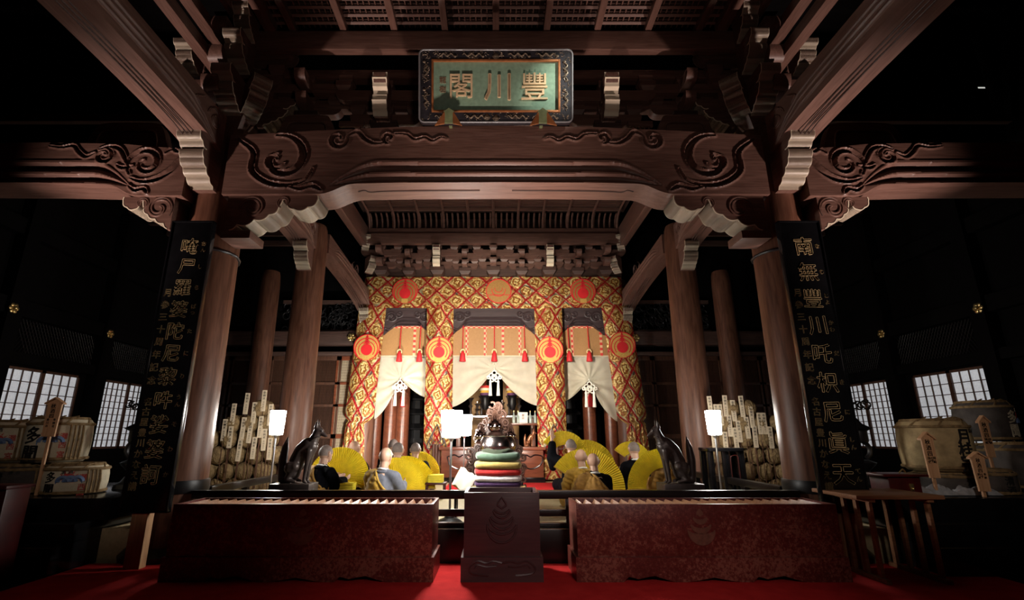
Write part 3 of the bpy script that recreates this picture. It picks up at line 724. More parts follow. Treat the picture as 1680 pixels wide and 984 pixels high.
for sx, sn in SIDE:
    bracket_set(sx * 2.6, 6.05, 5.36, .95, 'bracket cluster without tips above the frog leg strut on the %s' % sn, G1, False)
    frog_leg(sx * 2.5, 5.8, 4.95, .80, .42, 'dark frog leg strut standing on the great beam at its %s end' % sn)
    frog_leg(sx * 4.75, 5.7, 4.76, 1.12, .42, 'frog leg strut standing on the outer %s beam' % sn)
    # beam noses around the pillar head
    for (x, y, z, w, L, H, rot, d) in ((3.35, 5.62, 6.78, .2, .36, .44, 0, 'highest pale curled nose over the %s pillar head'),
                                       (3.36, 5.62, 6.28, .22, .42, .44, 0, 'pale curled nose second from the top over the %s pillar head'),
                                       (3.42, 5.66, 5.74, .24, .46, .5, 0, 'lowest pale curled nose over the %s pillar head'),
                                       (3.30, 5.72, 5.70, .22, .46, .46, .8, 'diagonal pale nose turned inward over the %s pillar head'),
                                       (3.20, 5.90, 5.66, .2, .5, .42, 1.57, 'pale nose pointing along the great beam from the %s pillar head'),
                                       (4.05, 5.66, 6.22, .2, .36, .36, 0, 'pale nose high outside the %s pillar head'),
                                       (3.95, 5.70, 5.66, .22, .40, .40, -.7, 'diagonal pale nose turned outward over the %s pillar head')):
        nose(sx * x, y, z, w, L, H, d % sn, 'curled noses over the pillar heads', rot=sx * -rot)
    m = thing('bracket_cluster', 'blocky bracket cluster on the %s front pillar head' % sn, 'bracket', (sx * PX, 5.9, 5.1))
    q = MB(); block(q, sx * PX, 5.88, 5.12, .62, .3); q.build('bearing_block', wood_x, m, 20)
    for k, z in enumerate((5.42, 5.86, 6.3)):
        q = MB(); q.prism([(sx * PX + a, z + b_) for a, b_ in arm_profile(1.1 + .2 * k, .18)], 'Y', 5.78, 5.98); q.build('bracket_arm', wood_x, m)
        q = MB(); q.prism([(5.78 + a, z + b_) for a, b_ in arm_profile(1.1, .18)], 'X', sx * PX - .1, sx * PX + .1); q.build('bracket_arm', wood_y, m)
        for dx in (-.45 - .1 * k, .45 + .1 * k):
            q = MB(); block(q, sx * PX + dx, 5.88, z + .18, .22, .16); q.build('small_block', wood_x, m, 20)
    for z, x, w in ((5.90, 3.72, .07), (6.34, 3.76, .075), (6.62, 3.1, .08)):
        tag(MB().box(sx * x - w, sx * x + w, 1.5, 5.65, z, z + .15, .01).build('purlin', wood_y), '%s purlin running overhead toward the viewer on the %s' % ({5.90: 'lowest', 6.34: 'middle', 6.62: 'uppermost'}[z], sn), 'beam', 'overhead purlins')
    g = thing('small_lattice', 'small lit lattice grille behind the bracket tips on the %s' % sn, 'lattice', (sx * 2.0, 6.1, 5.02))
    q = MB()
    for k in range(5): q.box(sx * 1.86 + .06 * k - .007, sx * 1.86 + .06 * k + .007, 5.96, 5.975, 5.0, 5.34)
    for k in range(6): q.box(sx * 1.98 - .15, sx * 1.98 + .15, 5.955, 5.968, 5.04 + .05 * k, 5.052 + .05 * k)
    q.build('bars', wood_x, g, 0); MB().box(sx * 1.98 - .17, sx * 1.98 + .17, 5.94, 5.98, 5.34, 5.42).build('top_bar', wood_x, g)
for z, y0, y1, d in ((5.02, 5.86, 6.2, 'lowest tie board resting on the great beam'), (5.64, 5.98, 6.12, 'middle tie board between the bracket rows'), (6.06, 5.88, 6.02, 'upper tie board between the bracket rows')):
    tag(MB().box(-3.4, 3.4, y0, y1, z, z + .14, .008).build('tie_board', wood_x), d + ' behind the name board', 'board')
tag(MB().box(-3.45, 3.45, 5.62, 5.74, 6.32, 6.62, .01).build('cornice_board', wood_x), 'long cornice board under the lattice ceiling above the name board', 'board')
# lattice ceiling strip above
t = thing('lattice_ceiling', 'overhead ribbed ceiling with lattice panels above the name board', 'ceiling', (0, 4.2, 6.66))
for k in range(-5, 6):
    MB().box(k * .70 - .045, k * .70 + .045, 2.4, 5.72, 6.64, 6.76, .008).build('rib', wood_y, t)
for k in range(-5, 5):
    m = MB(); x0, x1 = k * .70 + .045, k * .70 + .655
    for i in range(24):
        y = 2.6 + i * .13
        m.prism([(y, 6.74), (y + .03, 6.72), (y + .05, 6.76), (y + .03, 6.80)], 'X', x0, x1)
    for j in range(1, 8): m.box(x0 + .61 * j / 8 - .008, x0 + .61 * j / 8 + .008, 2.6, 5.72, 6.765, 6.78)
    m.build('lattice_panel', wood_x, t, 0)
MB().box(-3.6, 3.6, 2.4, 5.74, 6.86, 6.9).build('backing_board', dark_wood, t)
# dim outer ceilings at the sides
for sx, sn in SIDE:
    t = thing('slatted_ceiling', 'dark slatted aisle ceiling beyond the %s pillar' % sn, 'ceiling', (sx * 5.5, 5.6, 6.6))
    for k in range(9):
        MB().box(min(sx * 3.9, sx * 7.4), max(sx * 3.9, sx * 7.4), 6.2 + k * .6, 6.28 + k * .6, 5.6, 5.72).build('slat', dark_wood, t)

# ---------------------------------------------------------------- green name board
SG = thing('name_board', 'green name board with raised gilt characters in a dark dragon frame', 'sign', (0, 5.28, 4.92))
W_, H_ = 1.88, .90
mf = MB(); iw, ih = .76, .30
def rrect(w, h, r, n=5):
    out = []
    for cx_, cz_, a0 in ((w - r, h - r, 0), (-w + r, h - r, 90), (-w + r, -h + r, 180), (w - r, -h + r, 270)):
        for k in range(n + 1): a = R(a0 + 90 * k / n); out.append((cx_ + r * math.cos(a), cz_ + r * math.sin(a)))
    return out
o_ = rrect(W_ / 2, H_ / 2, .07); i_ = rrect(iw, ih, .002)
n_ = len(o_); vs_ = []
for y in (-.02, .07):
    vs_ += [(a, y, b_ + H_ / 2) for a, b_ in o_]
    vs_ += [(a, y, b_ + H_ / 2) for a, b_ in i_]
fs_ = []
for k in range(n_):
    q = (k + 1) % n_
    fs_ += [(k, q, n_ + q, n_ + k), (2 * n_ + k, 3 * n_ + k, 3 * n_ + q, 2 * n_ + q), (k, 2 * n_ + k, 2 * n_ + q, q), (n_ + k, n_ + q, 3 * n_ + q, 3 * n_ + k)]
mf.mesh(vs_, fs_); mf.build('frame', frame_dark, None).parent = SG
def sgpart(mb, name, mat, smooth=35):
    o = mb.build(name, mat, None, smooth, origin=(0, 0, 0)); o.parent = SG; o.location = (0, 0, 0); return o
fo = [c for c in SG.children if c.name.startswith('frame')][0]
fo.location = (0, fo.location.y, fo.location.z)
m = MB(); m.tube([(a, -.022, b_ + H_ / 2) for a, b_ in rrect(W_ / 2 - .012, H_ / 2 - .012, .06)], .011, 6, close=True, flat=(0, 1, 0)); sgpart(m, 'outer_bead', plain('dull_silver_bead', (.30, .29, .30), .35, .5))
m = MB()
for a, b_, c, d in ((-iw, iw, -ih - .02, -ih + .005), (-iw, iw, ih - .005, ih + .02), (-iw - .02, -iw + .005, -ih - .02, ih + .02), (iw - .005, iw + .02, -ih - .02, ih + .02)):
    m.box(a, b_, -.032, 0, c + H_ / 2, d + H_ / 2, .004)
sgpart(m, 'inner_border', copper)
sgpart(MB().box(-iw, iw, .0, .03, H_ / 2 - ih, H_ / 2 + ih), 'green_panel', green_sign)
m = MB()
rng = random.Random(3)
def dragon(cx_, cz_, L, amp, vert=False):
    pts = []
    for k in range(15):
        u = -L / 2 + L * k / 14; v = amp * math.sin(k * 1.25)
        pts.append((cx_ + (v if vert else u), -.024, cz_ + (u if vert else v)))
    m.tube(pts, [.006 + .007 * math.sin(math.pi * k / 14) for k in range(15)], 6)
    for k in range(9):
        p = pts[1 + k + (k % 3)]; a = rng.uniform(0, 6.28)
        m.tube([p, (p[0] + .022 * math.cos(a), -.03, p[2] + .022 * math.sin(a)), (p[0] + .034 * math.cos(a + .6), -.024, p[2] + .034 * math.sin(a + .6))], .0035, 5)
    m.ball((pts[-1][0], -.026, pts[-1][2]), .016, (1.3, .7, 1), 8, 6)
for x in (-.62, -.28, .28, .62): dragon(x, H_ - .075, .25, .018); 
for x in (-.62, -.25, .25, .62): dragon(x, .075, .24, .018)
for x in (-.85, .85):
    for z in (.28, .62): dragon(x, z, .24, .018, True)
for x, z in ((0, H_ - .075), (0, .075), (-.11, .085)):
    m.lathe([(.002, 0), (.04, .004), (.045, .014), (.03, .03), (.012, .05), (.001, .06)], (x, -.022, z - .03), 12, 1, .4)
    for k in range(3): m.torus((x, -.03, z - .01), .02 + .01 * k, .003, 'Y', 10, 5, 200, 340)
for k in range(150):
    s_ = rng.random(); x = rng.uniform(-.9, .9); z = rng.choice((rng.uniform(.03, .13), rng.uniform(.77, .87)))
    if s_ < .3: x = rng.choice((-1, 1)) * rng.uniform(.80, .9); z = rng.uniform(.05, .85)
    a0 = rng.uniform(0, 360); m.torus((x, -.022, z), rng.uniform(.008, .02), .003, 'Y', 7, 4, a0, a0 + rng.uniform(140, 260))
sgpart(m, 'dragon_carving', plain('worn_gilt_dragons', (.16, .12, .085), .4, .4, .5, .5, 25))
m = MB()
zc_ = H_ / 2
m.text('閣', (-.42, -.002, zc_ + .0), .33, .4, bold=.0, depth=.022, wob=.0); m.text('川', (.02, -.002, zc_ - .01), .36, .4, bold=.026, depth=.022); m.text('豐', (.47, -.002, zc_), .36, .4, bold=.0, depth=.022)
sgpart(m, 'gilt_characters', plain('bright_gold_leaf', (.68, .50, .30), .42, .1))
m = MB(); m.text('龍樹', (-.645, 0, zc_ + .08), .085, .115, bold=.03, depth=.006); sgpart(m, 'seal_marks', plain('seal_copper', (.36, .24, .15), .5, .3))
SG.rotation_euler = (PITCH, 0, 0)
for sx, sn in SIDE:
    t = thing('board_bracket', 'copper leaf shaped hook holding the %s foot of the name board' % sn, 'bracket', (sx * .56, 5.2, 4.9), 'hooks under the name board')
    x = sx * .56; Rm = Matrix.Translation((0, 5.20, 4.86)) @ Matrix.Rotation(PITCH, 4, 'X')
    q = MB(); q.prism([(x - .05, .0), (x + .05, .0), (x + .065, .14), (x + .03, .16), (x, .18), (x - .03, .16), (x - .065, .14)], 'Y', -.035, -.005); q.bm.transform(Rm); q.build('strap', verdigris, t)
    for d in (-1, 1):
        q = MB(); q.mesh([Rm @ Vector(v) for v in ((x + d * .045, -.03, .15), (x + d * .05, -.05, -.01), (x + d * .16, -.10, -.05), (x + d * .045, .0, .15), (x + d * .05, -.02, -.01), (x + d * .16, -.07, -.05))], [(0, 1, 2), (5, 4, 3), (0, 2, 5, 3), (1, 0, 3, 4), (2, 1, 4, 5)]); q.build('leaf', copper, t)
    MB().box(x - .02, x + .02, 5.17, 5.46, 4.95, 4.975, .004).build('hook_arm', verdigris, t)

# ---------------------------------------------------------------- black boards with gold writing
SIDE_TXT = ('月參三十周年記念', '名古屋豊川かなえ講')
for sx, sn, main, kana in ((-1, 'left', '唵尸羅婆陀尼黎吽娑婆訶', ('おん', 'し', 'ら', 'ばっ', 'た', 'に', 'り', 'うん', 'そ', 'わ', 'か')), (1, 'right', '南無豐川吒枳尼眞天', ('な', 'む', 'とよ', 'かわ', 'だ', 'き', 'に', 'しん', 'てん'))):
    XB = sx * 3.48; YB = 5.29
    t = thing('inscribed_board', 'tall black lacquered board with gold writing hung on the %s pillar' % sn, 'sign', (XB, YB, .52), 'inscribed boards')
    MB().box(XB - .235, XB + .235, YB, YB + .06, .52, 3.64, .012).build('board', black_lacquer, t)
    q = MB()
    for x0, x1, z0, z1 in ((-.24, -.222, .52, 3.64), (.222, .24, .52, 3.64), (-.24, .24, .52, .538), (-.24, .24, 3.622, 3.64)):
        q.box(XB + x0, XB + x1, YB - .012, YB + .06, z0, z1, .005)
    q.build('rim', black_lacquer, t)
    n = len(main); q = MB(); z0, z1 = (3.33, .88); pitch = (z0 - z1) / (n - 1); size = .20 if n > 9 else .225
    q.text(main, (XB + .01, YB - .001, z0), size, pitch, bold=.028, depth=.006, wob=.05); q.build('gold_writing', gold, t)
    q = MB()
    for i, k in enumerate(kana):
        zz = z0 - pitch * i + .03 * (len(k) - 1)
        q.text(k, (XB + .165, YB - .001, zz), .058, .075, bold=.012, depth=.004, wob=.1)
    q.build('kana_writing', gold, t)
    q = MB(); q.text(SIDE_TXT[0], (XB - .15, YB - .001, 2.78), .095, .137, bold=.015, depth=.004, wob=.06)
    q.text(SIDE_TXT[1], (XB - .15, YB - .001, 1.60), .088, .104, bold=.015, depth=.004, wob=.06); q.build('side_writing', gold, t)
    q = MB(); q.tube([(XB + .2 * -sx, YB + .04, 3.42)] + [(sx * PX + (PR + .012) * math.cos(a), PY + (PR + .012) * math.sin(a), 3.42 - .05 * math.sin(max(0, a))) for a in [R((-110 + 22 * k) if sx < 0 else (-70 - 22 * k)) for k in range(14)]], .018, 6); q.build('strap', black_iron, t)
    p = MB().box(XB - .10 + .02 * sx, XB + .06 + .02 * sx, YB + .02, YB + .12, .012, .52, .006)
    tag(p.build('wooden_post', placard_wood), 'short brown wooden post propping the foot of the %s inscribed board' % sn, 'post')

# ---------------------------------------------------------------- altar front
XA = -.06
t = thing('coffered_ceiling', 'coffered canopy ceiling with curved ribs in front of the altar', 'ceiling', (XA, 9, 5.95))
for k in range(-5, 6):
    q = MB(); x = XA + k * .58
    q.tube([(x, 6.6, 6.26), (x, 10.45, 6.26), (x, 10.66, 6.2), (x, 10.76, 6.08), (x, 10.8, 5.93)], .032, 4); q.build('rib', wood_y, t, 0)
for k in range(8):
    MB().box(XA - 2.95, XA + 2.95, 6.75 + k * .53, 6.80 + k * .53, 6.25, 6.31).build('cross_rib', wood_x, t)
q = MB()
for k in range(46):
    x = XA - 2.86 + 5.72 * k / 45; q.tube([(x, 10.6, 6.24), (x, 10.72, 6.2), (x, 10.8, 6.1), (x, 10.84, 5.95)], .022, 4)
q.build('curved_slats', wood_z, t, 0)
q = MB()
for k in range(50): q.box(XA - 2.9, XA + 2.9, 6.62 + k * .078, 6.65 + k * .078, 6.34, 6.36)
q.build('lattice_panel', wood_x, t, 0)
MB().box(XA - 3.1, XA + 3.1, 6.5, 10.9, 6.40, 6.46).build('backing_board', dark_wood, t)
tag(MB().box(XA - 2.95, XA + 2.95, 10.78, 10.9, 5.80, 5.94, .008).build('cornice_board', wood_x), 'narrow upper cornice board under the coffered altar ceiling', 'board')
tag(MB().box(XA - 3.0, XA + 3.0, 10.72, 10.86, 5.54, 5.79, .008).build('cornice_board', wood_x), 'broad lower cornice board over the altar brackets', 'board')
for sx, sn in SIDE:
    tag(MB().box(XA + sx * 3.0 - .08, XA + sx * 3.0 + .08, 6.6, 10.8, 5.5, 5.95, .01).build('cornice_board', wood_y), 'cornice board running in depth at the %s edge of the altar ceiling' % sn, 'board')
struct('wall_bracket_zone', MB().box(-3.1, 3.0, 11.3, 11.4, 4.3, 6.4), dark_wood)
for i, x in enumerate((-2.62, -1.97, -1.3, -.66, 0, .66, 1.3, 1.97, 2.62)):
    pl = {0: 'leftmost', 8: 'rightmost'}.get(i, ordinal(i) + ' from the left')
    bracket_set(XA + x, 11.1, 4.88, .92 if i % 2 == 0 else .8, ('pale tipped' if i in (2, 6) else 'small dark') + ' bracket cluster above the brocade valance, ' + pl, 'bracket clusters above the valance', i in (2, 6), .8)
for sx, sn in SIDE:
    nose(XA + sx * 2.92, 11.0, 5.25, .17, .3, .36, 'pale curled corner nose at the %s end of the valance' % sn, rot=-sx * .7)
    nose(XA + sx * 3.0, 10.9, 5.75, .15, .26, .34, 'upper pale corner nose above the %s end of the valance' % sn, rot=-sx * .4)
# brocade valance
def valance_pt(u, v):
    w = 3.16; x = -w + 2 * w * u; e = max(0, abs(x) - (w - .22)) / .22
    return (XA + x - math.copysign(.05 * e * e, x) + math.copysign(.10 * e * (1 - v), x), 11.20 + .012 * math.sin(u * 60) + .012 * math.sin(u * 23 + v * 3) + .28 * e * e, 4.14 + .74 * v - .03 * math.sin(u * 3.1416) * (1 - v) - .10 * e * (1 - v))
def emblem(par, x, y, z, r, red, rg, kind=0):
    m = MB(); m.ring_plate((x, y, z), 0, r, .012, 36); m.build('emblem_ground', rg, par)
    m = MB(); m.ring_plate((x, y - .012, z), r * .93, r, .006, 36)
    if kind == 0:
        m.ring_plate((x, y - .012, z - r * .14), r * .80, r * .87, .006, 32, -40, 220); m.ring_plate((x, y - .012, z - r * .18), r * .58, r * .64, .006, 32, -40, 220)
        m.ring_plate((x, y - .012, z - r * .18), 0, r * .43, .008, 28)
        for k in range(4):
            zz = z + r * (.22 + .17 * k); ww = r * (.30 - .06 * k); m.prism([(x - ww, zz), (x - ww * .2, zz + r * .22), (x, zz + r * .26), (x + ww * .2, zz + r * .22), (x + ww, zz), (x + ww * .3, zz + r * .06), (x, zz), (x - ww * .3, zz + r * .06)], 'Y', y - .02, y - .012)
    else:
        m.ring_plate((x, y - .012, z + r * .1), r * .50, r * .55, .006, 28, 170, 370); m.ring_plate((x, y - .012, z + r * .2), r * .28, r * .32, .006, 24, 170, 370)
        m.box(x - r * .86, x + r * .86, y - .018, y - .012, z - r * .34, z - r * .30)
    m.build('emblem_figure', red, par)
    if kind == 0:
        m = MB(); m.prism([(x - r * .24, z - r * .62), (x + r * .24, z - r * .62), (x + r * .24, z - r * .96), (x - r * .24, z - r * .96)], 'Y', y - .02, y - .012); m.build('emblem_foot', emblem_gold, par)
t = thing('brocade_valance', 'wide gold and red brocade valance hung across the top of the altar', 'curtain', (XA, 11.2, 4.14))
q = MB(); q.grid(valance_pt, 90, 8, lambda u, v: (u * 6.4, v * .74), .012); q.build('cloth', brocade_wide, t)
for px, k in ((665, 0), (818, 1), (956, 0)):
    p = at(px, 475, 11.18); emblem(t, p.x, 11.17, 4.52, .30, emblem_red, emblem_brown, k)
# brocade strips
def strip_cloth(x0, x1, w, zt, zb, label, ez, xe, gather=None):
    t = thing('brocade_strip', label, 'curtain', ((x0 + x1) / 2, 11.3, zb), 'brocade strips')
    def f(u, v):
        z = zt + (zb - zt) * v; x = x0 + (x1 - x0) * min(1, v * (1 if gather is None else (zt - zb) / (zt - gather))); ww = w
        if gather is not None:
            g = (z - gather)
            if g < 0: ww = w * (.62 + .12 * min(1, -g / .5)); x -= math.copysign(.07, x1 - x0) * -1
            elif g < .12: ww = w * (.62 + .38 * g / .12)
        a = (u - .5) * 2
        return (x + a * ww / 2, 11.20 + .10 * a * a + .012 * math.sin(u * 11 + v * 4) + (.02 * math.sin(u * 30) if gather is not None and z < gather else 0), z)
    q = MB(); q.grid(f, 16, 60, lambda u, v: ((u - .5) * w, v * (zt - zb)), .012); q.build('cloth', brocade_tall, t)
    emblem(t, xe, 11.175, ez, .30, emblem_red, emblem_gold)
    return t
strip_cloth(-2.88, -3.03, .64, 4.2, .36, 'leftmost gold brocade strip, brightly lit and gathered low down', at(606, 570, 11.2).z, -2.925, 1.55)
strip_cloth(-1.30, -1.26, .62, 4.2, .36, 'gold brocade strip second from the left behind the bright centre lamp', at(718, 574, 11.2).z, -1.285)
strip_cloth(1.22, 1.24, .64, 4.2, .36, 'gold brocade strip third from the left, right of the altar opening', at(900, 574, 11.2).z, 1.225)
strip_cloth(2.80, 3.02, .66, 4.2, .36, 'rightmost gold brocade strip, slanting outward and gathered low down', at(1018, 566, 11.2).z, 2.87, 1.55)
# ornaments hanging on the inner strips
for x, d in ((-1.27, 'left'), (1.25, 'right')):
    t = thing('tassel_ornament', 'dark knotted tassel ornament hanging on the inner %s brocade strip' % d, 'tassel', (x, 11.1, .7))
    q = MB()
    for k in (-1, 1):
        for j in range(3): q.tube(smooth([(x, 11.12, 1.5), (x + k * (.06 + .05 * j), 11.1, 1.38 - .1 * j), (x + k * (.10 + .05 * j), 11.1, 1.2 - .1 * j), (x + k * .02, 11.1, 1.12 - .06 * j)]), .012, 6)
    q.build('cord_loops', bronze, t)
    q = MB()
    for k in (-1, 0, 1): q.lathe([(.02, 1.1), (.03, 1.05), (.028, .95), (.04, .66), (.0, .66)], (x + .06 * k, 11.1, 0), 10)
    q.build('tassels', plain('dark_brown_silk', (.07, .025, .015), .5), t)
# carved lintels between the altar pillars
for x0, x1, d in ((-2.72, -1.45, 'left'), (-1.1, 1.0, 'middle'), (1.45, 2.62, 'right')):
    t = thing('carved_lintel', 'dark carved lintel above the bamboo blind of the %s altar bay' % d, 'beam', ((x0 + x1) / 2, 11.6, 3.6))
    lo = [(x0 - .1, 3.55), (x0 + .08, 3.56)] + arc((x0 + .08, 3.56), (x0 + .34, 3.76), -.04, 6) + [(x0 + .4, 3.77), (x1 - .4, 3.77)] + arc((x1 - .34, 3.76), (x1 - .08, 3.56), -.04, 6) + [(x1 - .08, 3.56), (x1 + .1, 3.55), (x1 + .1, 4.22), (x0 - .1, 4.22)]
    MB().prism(lo, 'Y', 11.60, 11.7).build('lintel_body', carve_wood, t)
    q = MB(); cv = []
    for xx, k in ((x0 + .22, 1), (x1 - .22, -1)):
        g = lambda l: [(xx + k * a, b_) for a, b_ in l]
        cv += [(g(spiral((.02, 3.98), .12, .03, 200, -1.2)), .022), (g(spiral((.2, 4.06), .06, .02, 180, 1.0)), .016), (g(smooth([(-.12, 3.7), (-.02, 3.66), (.08, 3.74), (.16, 3.82)])), .02)]
    xm = (x0 + x1) / 2
    carved_face(q, x0 - .1, x1 + .1, interp(lo[:-2]), lambda x: 4.22, cv, 11.55, brow_profile(xm, (x1 - x0) / 2 - .28, 3.77, 3.97, .22), .012, .04)
    q.build('carved_face', carve_wood, t, 50)
# blinds, ribbons, tassels
for x0, x1, d, rib in ((-2.78, -1.5, 'left', (680,)), (-1.08, .98, 'middle', (766, 796, 825, 853)), (1.45, 2.7, 'right', (939, 986))):
    t = thing('bamboo_blind', 'tan bamboo blind with red checked ribbons in the %s altar bay' % d, 'blind', ((x0 + x1) / 2, 11.62, 3.07))
    MB().box(x0, x1, 11.60, 11.615, 3.06, 3.80).build('slats', bamboo, t)
    MB().box(x0, x1, 11.585, 11.60, 3.73, 3.80).build('top_ribbon', ribbon_red, t)
    for px in rib:
        p = at(px, 560, 11.59); MB().box(p.x - .03, p.x + .03, 11.588, 11.60, 3.07, 3.75).build('ribbon', ribbon_red, t)
    MB().box(x0, x1, 11.59, 11.62, 3.05, 3.075).build('lower_rod', tag_wood, t)
TL = [(655, 'left altar bay, the left one'), (688, 'left altar bay, the right one'), (759, 'middle altar bay, the left one'), (811, 'middle altar bay, the central one'), (861, 'middle altar bay, the right one'), (934, 'right altar bay, the left one'), (967, 'right altar bay, the right one')]
for px, d in TL:
    p = at(px, 585, 11.5); x = p.x; zt = at(px, 578, 11.5).z; zb = at(px, 593, 11.5).z
    t = thing('red_tassel', 'red silk tassel on a cord in the ' + d, 'tassel', (x, 11.5, zb), 'red tassels')
    MB().tube([(x, 11.56, 3.78), (x, 11.5, zt + .1)], .012, 6).build('cord', red_cord, t)
    MB().torus((x, 11.5, zt + .02), .05, .015, 'Y', 14, 6).build('ring', gold, t)
    MB().lathe([(.02, zt + .03), (.045, zt - .01), (.05, zt - .03), (.075, zb + .01), (.07, zb), (.0, zb)], (x, 11.5, 0), 14).build('fringe', red_cord, t)
# white drapes
def drape(xl, xr, xt, ztie, zl, zr, label):
    t = thing('white_drape', label, 'curtain', (xt, 11.7, min(zl, zr)), 'white drapes')
    zt = 3.3
    def f(u, v):
        x = xl + (xr - xl) * u
        if x < xt: s_ = (xt - x) / (xt - xl); ze = zl
        else: s_ = (x - xt) / (xr - xt); ze = zr
        zb = ze + (ztie - ze) * max(0, 1 - s_) ** 1.75
        z = zt + (zb - zt) * v
        d = math.hypot(x - xt, (z - ztie)) + .05; th = math.atan2(z - ztie, x - xt)
        amp = .032 * min(1, d / .25) * (.12 + .88 * v ** 1.5)
        y = 11.72 + amp * math.sin(th * 13 + 1.3 * math.sin(d * 4 + xt)) + .008 * math.sin(x * 17) * (1 - v) - .10 * math.exp(-d * 4) - .05 * v
        return (x, y, z)
    q = MB(); q.grid(f, 96, 40, None, .008); q.build('cloth', cream_cloth, t, 180)
    k = MB()
    for dx, dz, r in ((0, -.10, .05), (-.07, -.17, .055), (.07, -.17, .055), (0, -.2, .06), (-.13, -.2, .035), (.13, -.2, .035), (-.05, -.26, .04), (.05, -.26, .04)):
        k.torus((xt + dx, 11.52, ztie + dz), r, .014, 'Y', 18, 6)
    k.tube([(xt, 11.55, ztie + .02), (xt, 11.52, ztie - .06)], .014, 6); k.build('knot', white_cord, t)
    for dx in (-.09, .09):
        k = MB(); k.lathe([(.012, ztie - .26), (.03, ztie - .30), (.025, ztie - .34), (.042, ztie - .62), (.0, ztie - .62)], (xt + dx, 11.52, 0), 12); k.build('white_tassel', white_cord, t)
    return t
def z_at(px, py): return at(px, py, 11.7).z
drape(-2.86, -1.45, at(657, 630, 11.6).x, z_at(657, 622), z_at(620, 690), z_at(693, 655), 'white drape tied up in the left altar bay, brightest in the lamp light')
drape(-1.14, 1.02, at(811, 610, 11.6).x, z_at(811, 606), z_at(742, 670), z_at(878, 666), 'white drape tied up high in the middle altar bay')
drape(1.40, 2.82, at(966, 628, 11.6).x, z_at(966, 624), z_at(925, 662), z_at(1012, 692), 'white drape tied up in the right altar bay with deep swags')
for px, d in ((660, 'left'), (969, 'right')):
    p = at(px, 660, 11.85); t = MB().lathe([(.02, p.z + .2), (.05, p.z + .12), (.06, p.z - .1), (.0, p.z - .1)], (p.x, 11.9, 0), 12)
    tag(t.build('red_tassel', red_cord), 'red silk tassel behind the white knot of the %s altar bay' % d, 'tassel', 'red tassels')
# ---------------------------------------------------------------- offering boxes
def jewel_emblem(m, x, y, z, s, outline=True, th=.008):
    if outline:
        s *= 1.0
        w = .026 * s
        m.torus((x, y, z - .05 * s), .40 * s, w, 'Y', 30, 6, 170, 370)                                  # bowl
        m.torus((x, y, z + .22 * s), .46 * s, w, 'Y', 20, 6, 212, 328)
        m.torus((x, y, z + .22 * s), .33 * s, w, 'Y', 18, 6, 190, 350); m.torus((x, y, z + .40 * s), .36 * s, w, 'Y', 18, 6, 212, 328)
        m.torus((x, y, z + .42 * s), .24 * s, w, 'Y', 16, 6, 195, 345); m.torus((x, y, z + .55 * s), .26 * s, w, 'Y', 14, 6, 215, 325)
        m.tube([(x - .12 * s, y, z + .50 * s), (x - .11 * s, y, z + .56 * s), (x, y, z + .70 * s), (x + .11 * s, y, z + .56 * s), (x + .12 * s, y, z + .50 * s), (x, y, z + .42 * s)], w, 6, close=True, flat=(0, 1, 0))
    else:
        def cres(zc, R_, hh, a0=180, a1=360):
            lo = [(x + R_ * math.cos(R(a0 + (a1 - a0) * k / 20)), z + zc * s + R_ * math.sin(R(a0 + (a1 - a0) * k / 20))) for k in range(21)]
            up = [(x + (R_ - .01) * math.cos(R(a1 - (a1 - a0) * k / 20)), z + zc * s + hh * math.sin(R(a1 - (a1 - a0) * k / 20))) for k in range(21)]
            m.prism(lo + up, 'Y', y - th, y)
        cres(0, .42 * s, .10 * s); cres(.22, .33 * s, .16 * s, 195, 345); cres(.40, .24 * s, .10 * s, 200, 340)
        m.prism([(x - .11 * s, z + .44 * s), (x - .1 * s, z + .5 * s), (x, z + .62 * s), (x + .1 * s, z + .5 * s), (x + .11 * s, z + .44 * s), (x, z + .38 * s)], 'Y', y - th, y)
